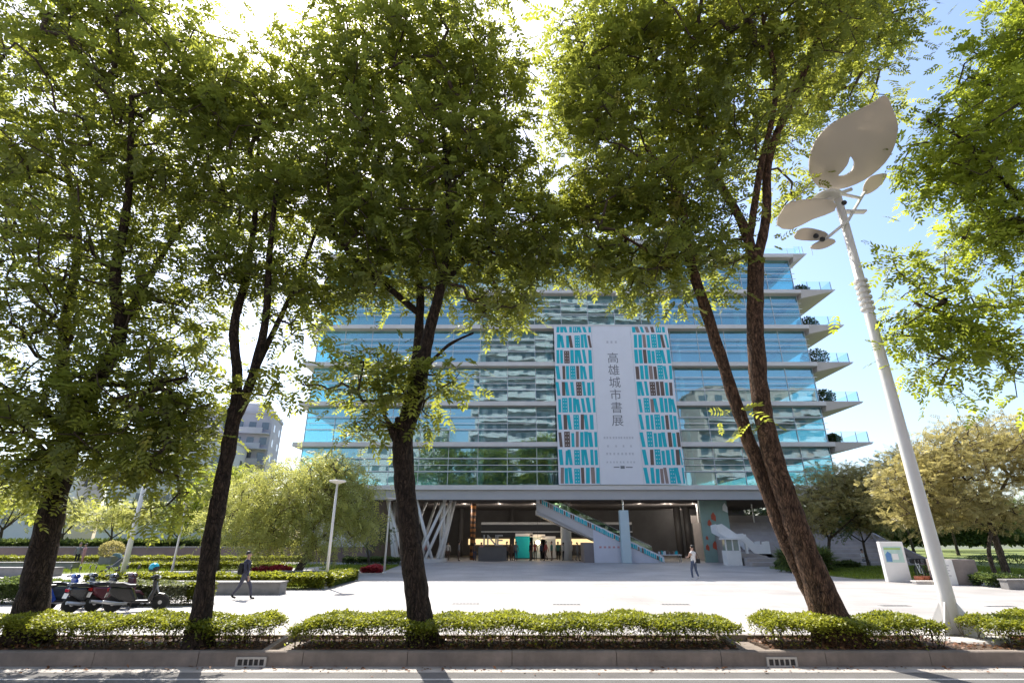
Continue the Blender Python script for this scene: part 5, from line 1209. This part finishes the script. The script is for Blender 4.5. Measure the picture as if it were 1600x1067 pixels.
# ------------------------------------------------------------------ scooters
M_tyre = mat('tyre', (.02,.02,.02), .9, .2, 9)
M_paint = {n: mat('scooter_'+n, c, .25, .06, 3, spec=.6) for n, c in (('blue', (.02,.07,.38)), ('black', (.014,.014,.016)), ('slate', (.05,.065,.09)), ('maroon', (.09,.02,.03)), ('white', (.55,.55,.56)))}
def scooter(label, loc, rz, paint, tail='red'):
    t = thing('motor_scooter', label, 'scooter', loc, rz, 'scooters parked behind the hedge')       # faces local +x
    for x_ in (-.62, .66):
        w = part('wheel', MB().lathe([(.13,-.05),(.235,-.055),(.25,-.03),(.25,.03),(.235,.055),(.13,.05)], 20, m=Matrix.Translation((x_,0,.25)) @ Matrix.Rotation(R(90),4,'X')), M_tyre, t, smooth=False)
        part('rim', MB().lathe([(.03,-.052),(.128,-.045),(.128,.045),(.03,.052)], 14, m=Matrix.Translation((x_,0,.25)) @ Matrix.Rotation(R(90),4,'X')), M_steel, w)
    body = [(-.80,.62),(-.72,.50),(-.45,.32),(-.10,.26),(.0,.34),(-.12,.55),(-.20,.70),(-.78,.74)]
    part('rear_body', MB().prism(body, .30, 'y', -.15), M_paint[paint], t, bevel=.05)
    part('floorboard', MB().prism([(-.12,.27),(.36,.25),(.42,.33),(-.02,.34)], .30, 'y', -.15), M_black, t, bevel=.02)
    part('front_shield', MB().prism([(.34,.26),(.47,.30),(.50,.62),(.44,.92),(.36,.95),(.40,.62),(.32,.40)], .40, 'y', -.20), M_paint[paint], t, bevel=.04)
    part('front_fender', MB().prism([(.42,.44),(.56,.53),(.76,.50),(.90,.38),(.86,.34),(.72,.42),(.58,.44),(.46,.38)], .14, 'y', -.07), M_paint[paint], t, bevel=.02)
    part('fork', MB().tube([(.40,0,.90),(.66,0,.25)], .035, 8), M_steel, t)
    part('seat', MB().prism([(-.82,.76),(-.80,.86),(-.45,.86),(-.28,.80),(-.10,.80),(-.06,.72),(-.78,.745)], .27, 'y', -.135), M_black, t, bevel=.03)
    hb = part('handlebar', MB().tube([(.30,-.33,1.00),(.37,-.12,1.02),(.37,.12,1.02),(.30,.33,1.00)], .017, 8), M_black, t)
    for sy in (-1, 1):
        part('grip', MB().tube([(.305,sy*.32,1.0),(.335,sy*.22,1.01)], .026, 8), M_black, hb)
        mr = part('mirror_stalk', MB().tube([(.34,sy*.2,1.02),(.36,sy*.27,1.16),(.34,sy*.30,1.22)], .008, 6), M_black, t)
        part('mirror', MB().lathe([(.02,-.012),(.062,-.008),(.062,.008),(.02,.012)], 12, m=Matrix.Translation((.335,sy*.31,1.25)) @ Matrix.Rotation(R(90),4,'Y')), M_black, mr)
    part('handlebar_cover', MB().prism([(.30,.96),(.46,.92),(.52,1.0),(.44,1.08),(.32,1.06)], .26, 'y', -.13), M_paint[paint], t, bevel=.03)
    part('headlight', MB().ball((.50,0,.985), (.035,.09,.05), 10, 6), mat('lens_clear', (.7,.7,.7), .1, .05, 3), t, smooth=True)
    part('tail_light', MB().box(-.84,-.80,-.09,.09,.62,.70), mat('lens_red', (.35,.01,.01), .2, .05, 3), t)
    part('number_plate', MB().prism([(-.86,.44),(-.82,.58),(-.81,.58),(-.85,.44)], .26, 'y', -.13), M_white, t)
    part('exhaust', MB().tube([(-.20,-.19,.26),(-.50,-.20,.27),(-.85,-.21,.33)], [.03,.055,.05], 10), M_steel, t)
    part('grab_rail', MB().tube([(-.66,-.12,.86),(-.92,-.10,.90),(-.92,.10,.90),(-.66,.12,.86)], .013, 6), M_steel, t)
    part('kick_stand', MB().tube([(-.15,.1,.27),(-.22,.18,.01)], .013, 6), M_dark, t)
    return t
for i, (px, D, rz, pa, lab) in enumerate((
    (88, 18.2, 62, 'blue', 'blue scooter with its tail toward the hedge beside the leaning trunk'),
    (116, 18.7, 52, 'slate', 'slate grey scooter between the blue and the black scooters'),
    (150, 18.3, 62, 'black', 'black scooter in the middle of the row behind the hedge'),
    (182, 18.7, 66, 'maroon', 'dark maroon scooter between two black ones'),
    (216, 18.2, 20, 'black', 'black scooter with a bright cyan helmet on its mirror'))):
    s_ = scooter(lab, (XD(px, D, .5), D, 0), R(rz), pa)
    last = s_
q = Matrix.Rotation(R(20),4,'Z') @ Vector((.335,-.3,1.30)); hl = thing('helmet', 'bright cyan helmet hung on the mirror of the end scooter', 'helmet', last.location+q)
hm = MB().ball((0,0,0), (.15,.135,.13), 16, 10); part('shell', hm, mat('helmet_cyan', (.02,.36,.55), .2, .05, 3), hl, smooth=True)
part('visor', MB().ball((.05,0,-.02), (.115,.125,.08), 12, 8), M_black, hl, smooth=True); part('rim', MB().lathe([(.11,-.125),(.14,-.10),(.145,-.07)], 16), M_black, hl)
# a stroller on the far path and bicycles by the info board
g = G(172, 896); sr = thing('baby_stroller', 'dark baby stroller standing on the sunlit path behind the leaf lamp', 'stroller', (g.x, g.y, 0), R(200))
for x_ in (-.35,.4):
    for sy in (-.22,.22): part('wheel', MB().lathe([(.03,-.02),(.12,-.02),(.12,.02),(.03,.02)], 14, m=Matrix.Translation((x_,sy,.12)) @ Matrix.Rotation(R(90),4,'X')), M_tyre, sr)
part('seat', MB().prism([(-.35,.42),(.25,.36),(.32,.46),(-.1,.55),(-.3,.95),(-.45,.92)], .4, 'y', -.2), C('strollergrey', (.05,.07,.08)), sr, bevel=.02)
part('hood', MB().prism([(-.45,.93),(-.3,1.2),(.0,1.22),(.12,1.08),(-.1,1.05),(-.28,.96)], .42, 'y', -.21), C('strollerteal', (.06,.12,.13)), sr, bevel=.02)
for sy in (-.2,.2): part('frame_tube', MB().tube([(.4,sy,.13),(-.2,sy,.62),(-.62,sy,1.05)], .014, 6), M_steel, sr); part('rear_tube', MB().tube([(-.35,sy,.13),(.0,sy,.5)], .014, 6), M_steel, sr)
part('push_bar', MB().tube([(-.62,-.2,1.05),(-.66,0,1.06),(-.62,.2,1.05)], .018, 6), M_black, sr)
def torus(R0, r, n=24, m=6, T=None):
    mb = MB(); vs = []; fs = []
    for i in range(n):
        a = 2*math.pi*i/n
        for j in range(m):
            b = 2*math.pi*j/m; p = Vector(((R0+r*math.cos(b))*math.cos(a), r*math.sin(b), (R0+r*math.cos(b))*math.sin(a))); vs.append(T @ p if T else p)
    for i in range(n):
        for j in range(m): fs.append((i*m+j, ((i+1) % n)*m+j, ((i+1) % n)*m+(j+1) % m, i*m+(j+1) % m))
    return mb.add(vs, fs)
def bicycle(label, loc, rz, paint):
    t = thing('bicycle', label, 'bicycle', loc, rz, 'bicycles behind the lamp pole')
    for x_ in (-.52,.52):
        w = part('wheel', torus(.32, .02, T=Matrix.Translation((x_,0,.34))), M_tyre, t)
        sp_ = MB()
        for k in range(8): a = math.pi*k/8; sp_.tube([(x_+.31*math.cos(a),0,.34+.31*math.sin(a)), (x_-.31*math.cos(a),0,.34-.31*math.sin(a))], .003, 3)
        part('spokes', sp_, M_steel, w)['kind'] = 'stuff'
    part('frame', MB().tube([(-.52,0,.34),(-.08,0,.30),(.36,0,.80)], .018, 6).tube([(-.08,0,.30),(-.2,0,.82)], .018, 6).tube([(-.2,0,.76),(.35,0,.78)], .018, 6).tube([(-.52,0,.34),(-.19,0,.74)], .012, 6), paint, t)
    part('fork', MB().tube([(.52,0,.34),(.36,0,.80),(.34,0,.98)], .016, 6), M_steel, t)
    part('handlebar', MB().tube([(.22,-.28,1.02),(.36,-.12,1.0),(.36,.12,1.0),(.22,.28,1.02)], .013, 6), M_black, t)
    part('saddle', MB().prism([(-.34,-.08),(-.34,.08),(-.05,.02),(-.05,-.02)], .05, 'z', .84), M_black, t, bevel=.01)
    part('basket', MB().prism([(.42,.78),(.72,.80),(.74,1.02),(.40,1.02)], .3, 'y', -.15), M_dark, t)
    return t
for k, (px, D, rz, c, lab) in enumerate(((1436, 31.8, 70, M_white, 'white framed bicycle parked between the info board and the lamp pole'), (1444, 32.5, 85, M_paint['maroon'], 'maroon bicycle parked behind the lamp pole'), (1455, 32.0, 60, M_paint['black'], 'black bicycle parked on the pillar side of the lamp pole'))):
    bicycle(lab, (XD(px, D, .5), D, .0), R(rz), c)
# plants on the library balconies
BS = [simple(.34,.05), simple(.26,.06)]
for i in range(1, 7):
    rg = np.random.default_rng(70+i); n = 1300; z = LV[i]
    t = thing('balcony_shrub', ['shrub on the lowest library balcony', 'palm like shrub on the second library balcony', 'bushy shrub on the third library balcony', 'dark shrub on the fourth library balcony', 'low pale shrub on the fifth library balcony', 'little shrub by the roof edge of the library'][i-1], 'plant', (XR+(1.7 if i < 6 else .9), FD+2.6, z), group='balcony plants')
    sc_ = [.6,1.0,1.25,1.0,.9,.4][i-1]
    part('planter', MB().box(-.7*sc_,.7*sc_,-.3,.3,.0,.3), M_bench, t)
    d = rg.normal(size=(n,3)); d /= np.linalg.norm(d, axis=1, keepdims=True)
    V, Q, T, Cc_ = scatter(BIG, d*np.array([1.1,1.0,.8])*sc_*rg.random((n,1))**.4+np.array([0,0,.3+.75*sc_]), d+rg.normal(0,.5,d.shape), rg.normal(0,1,d.shape), rg.uniform(1.6,2.6,n), np.clip(rg.normal(.12,.12,n),0,1), rg)
    o = link('foliage', np_mesh('foliage', V, Q, LF_far, Cc_, T), t); o['kind'] = 'stuff'
    part('stem', MB().tube([(0,0,.3),(.05,0,.3+.7*sc_)], .04, 6), M_twig, t)
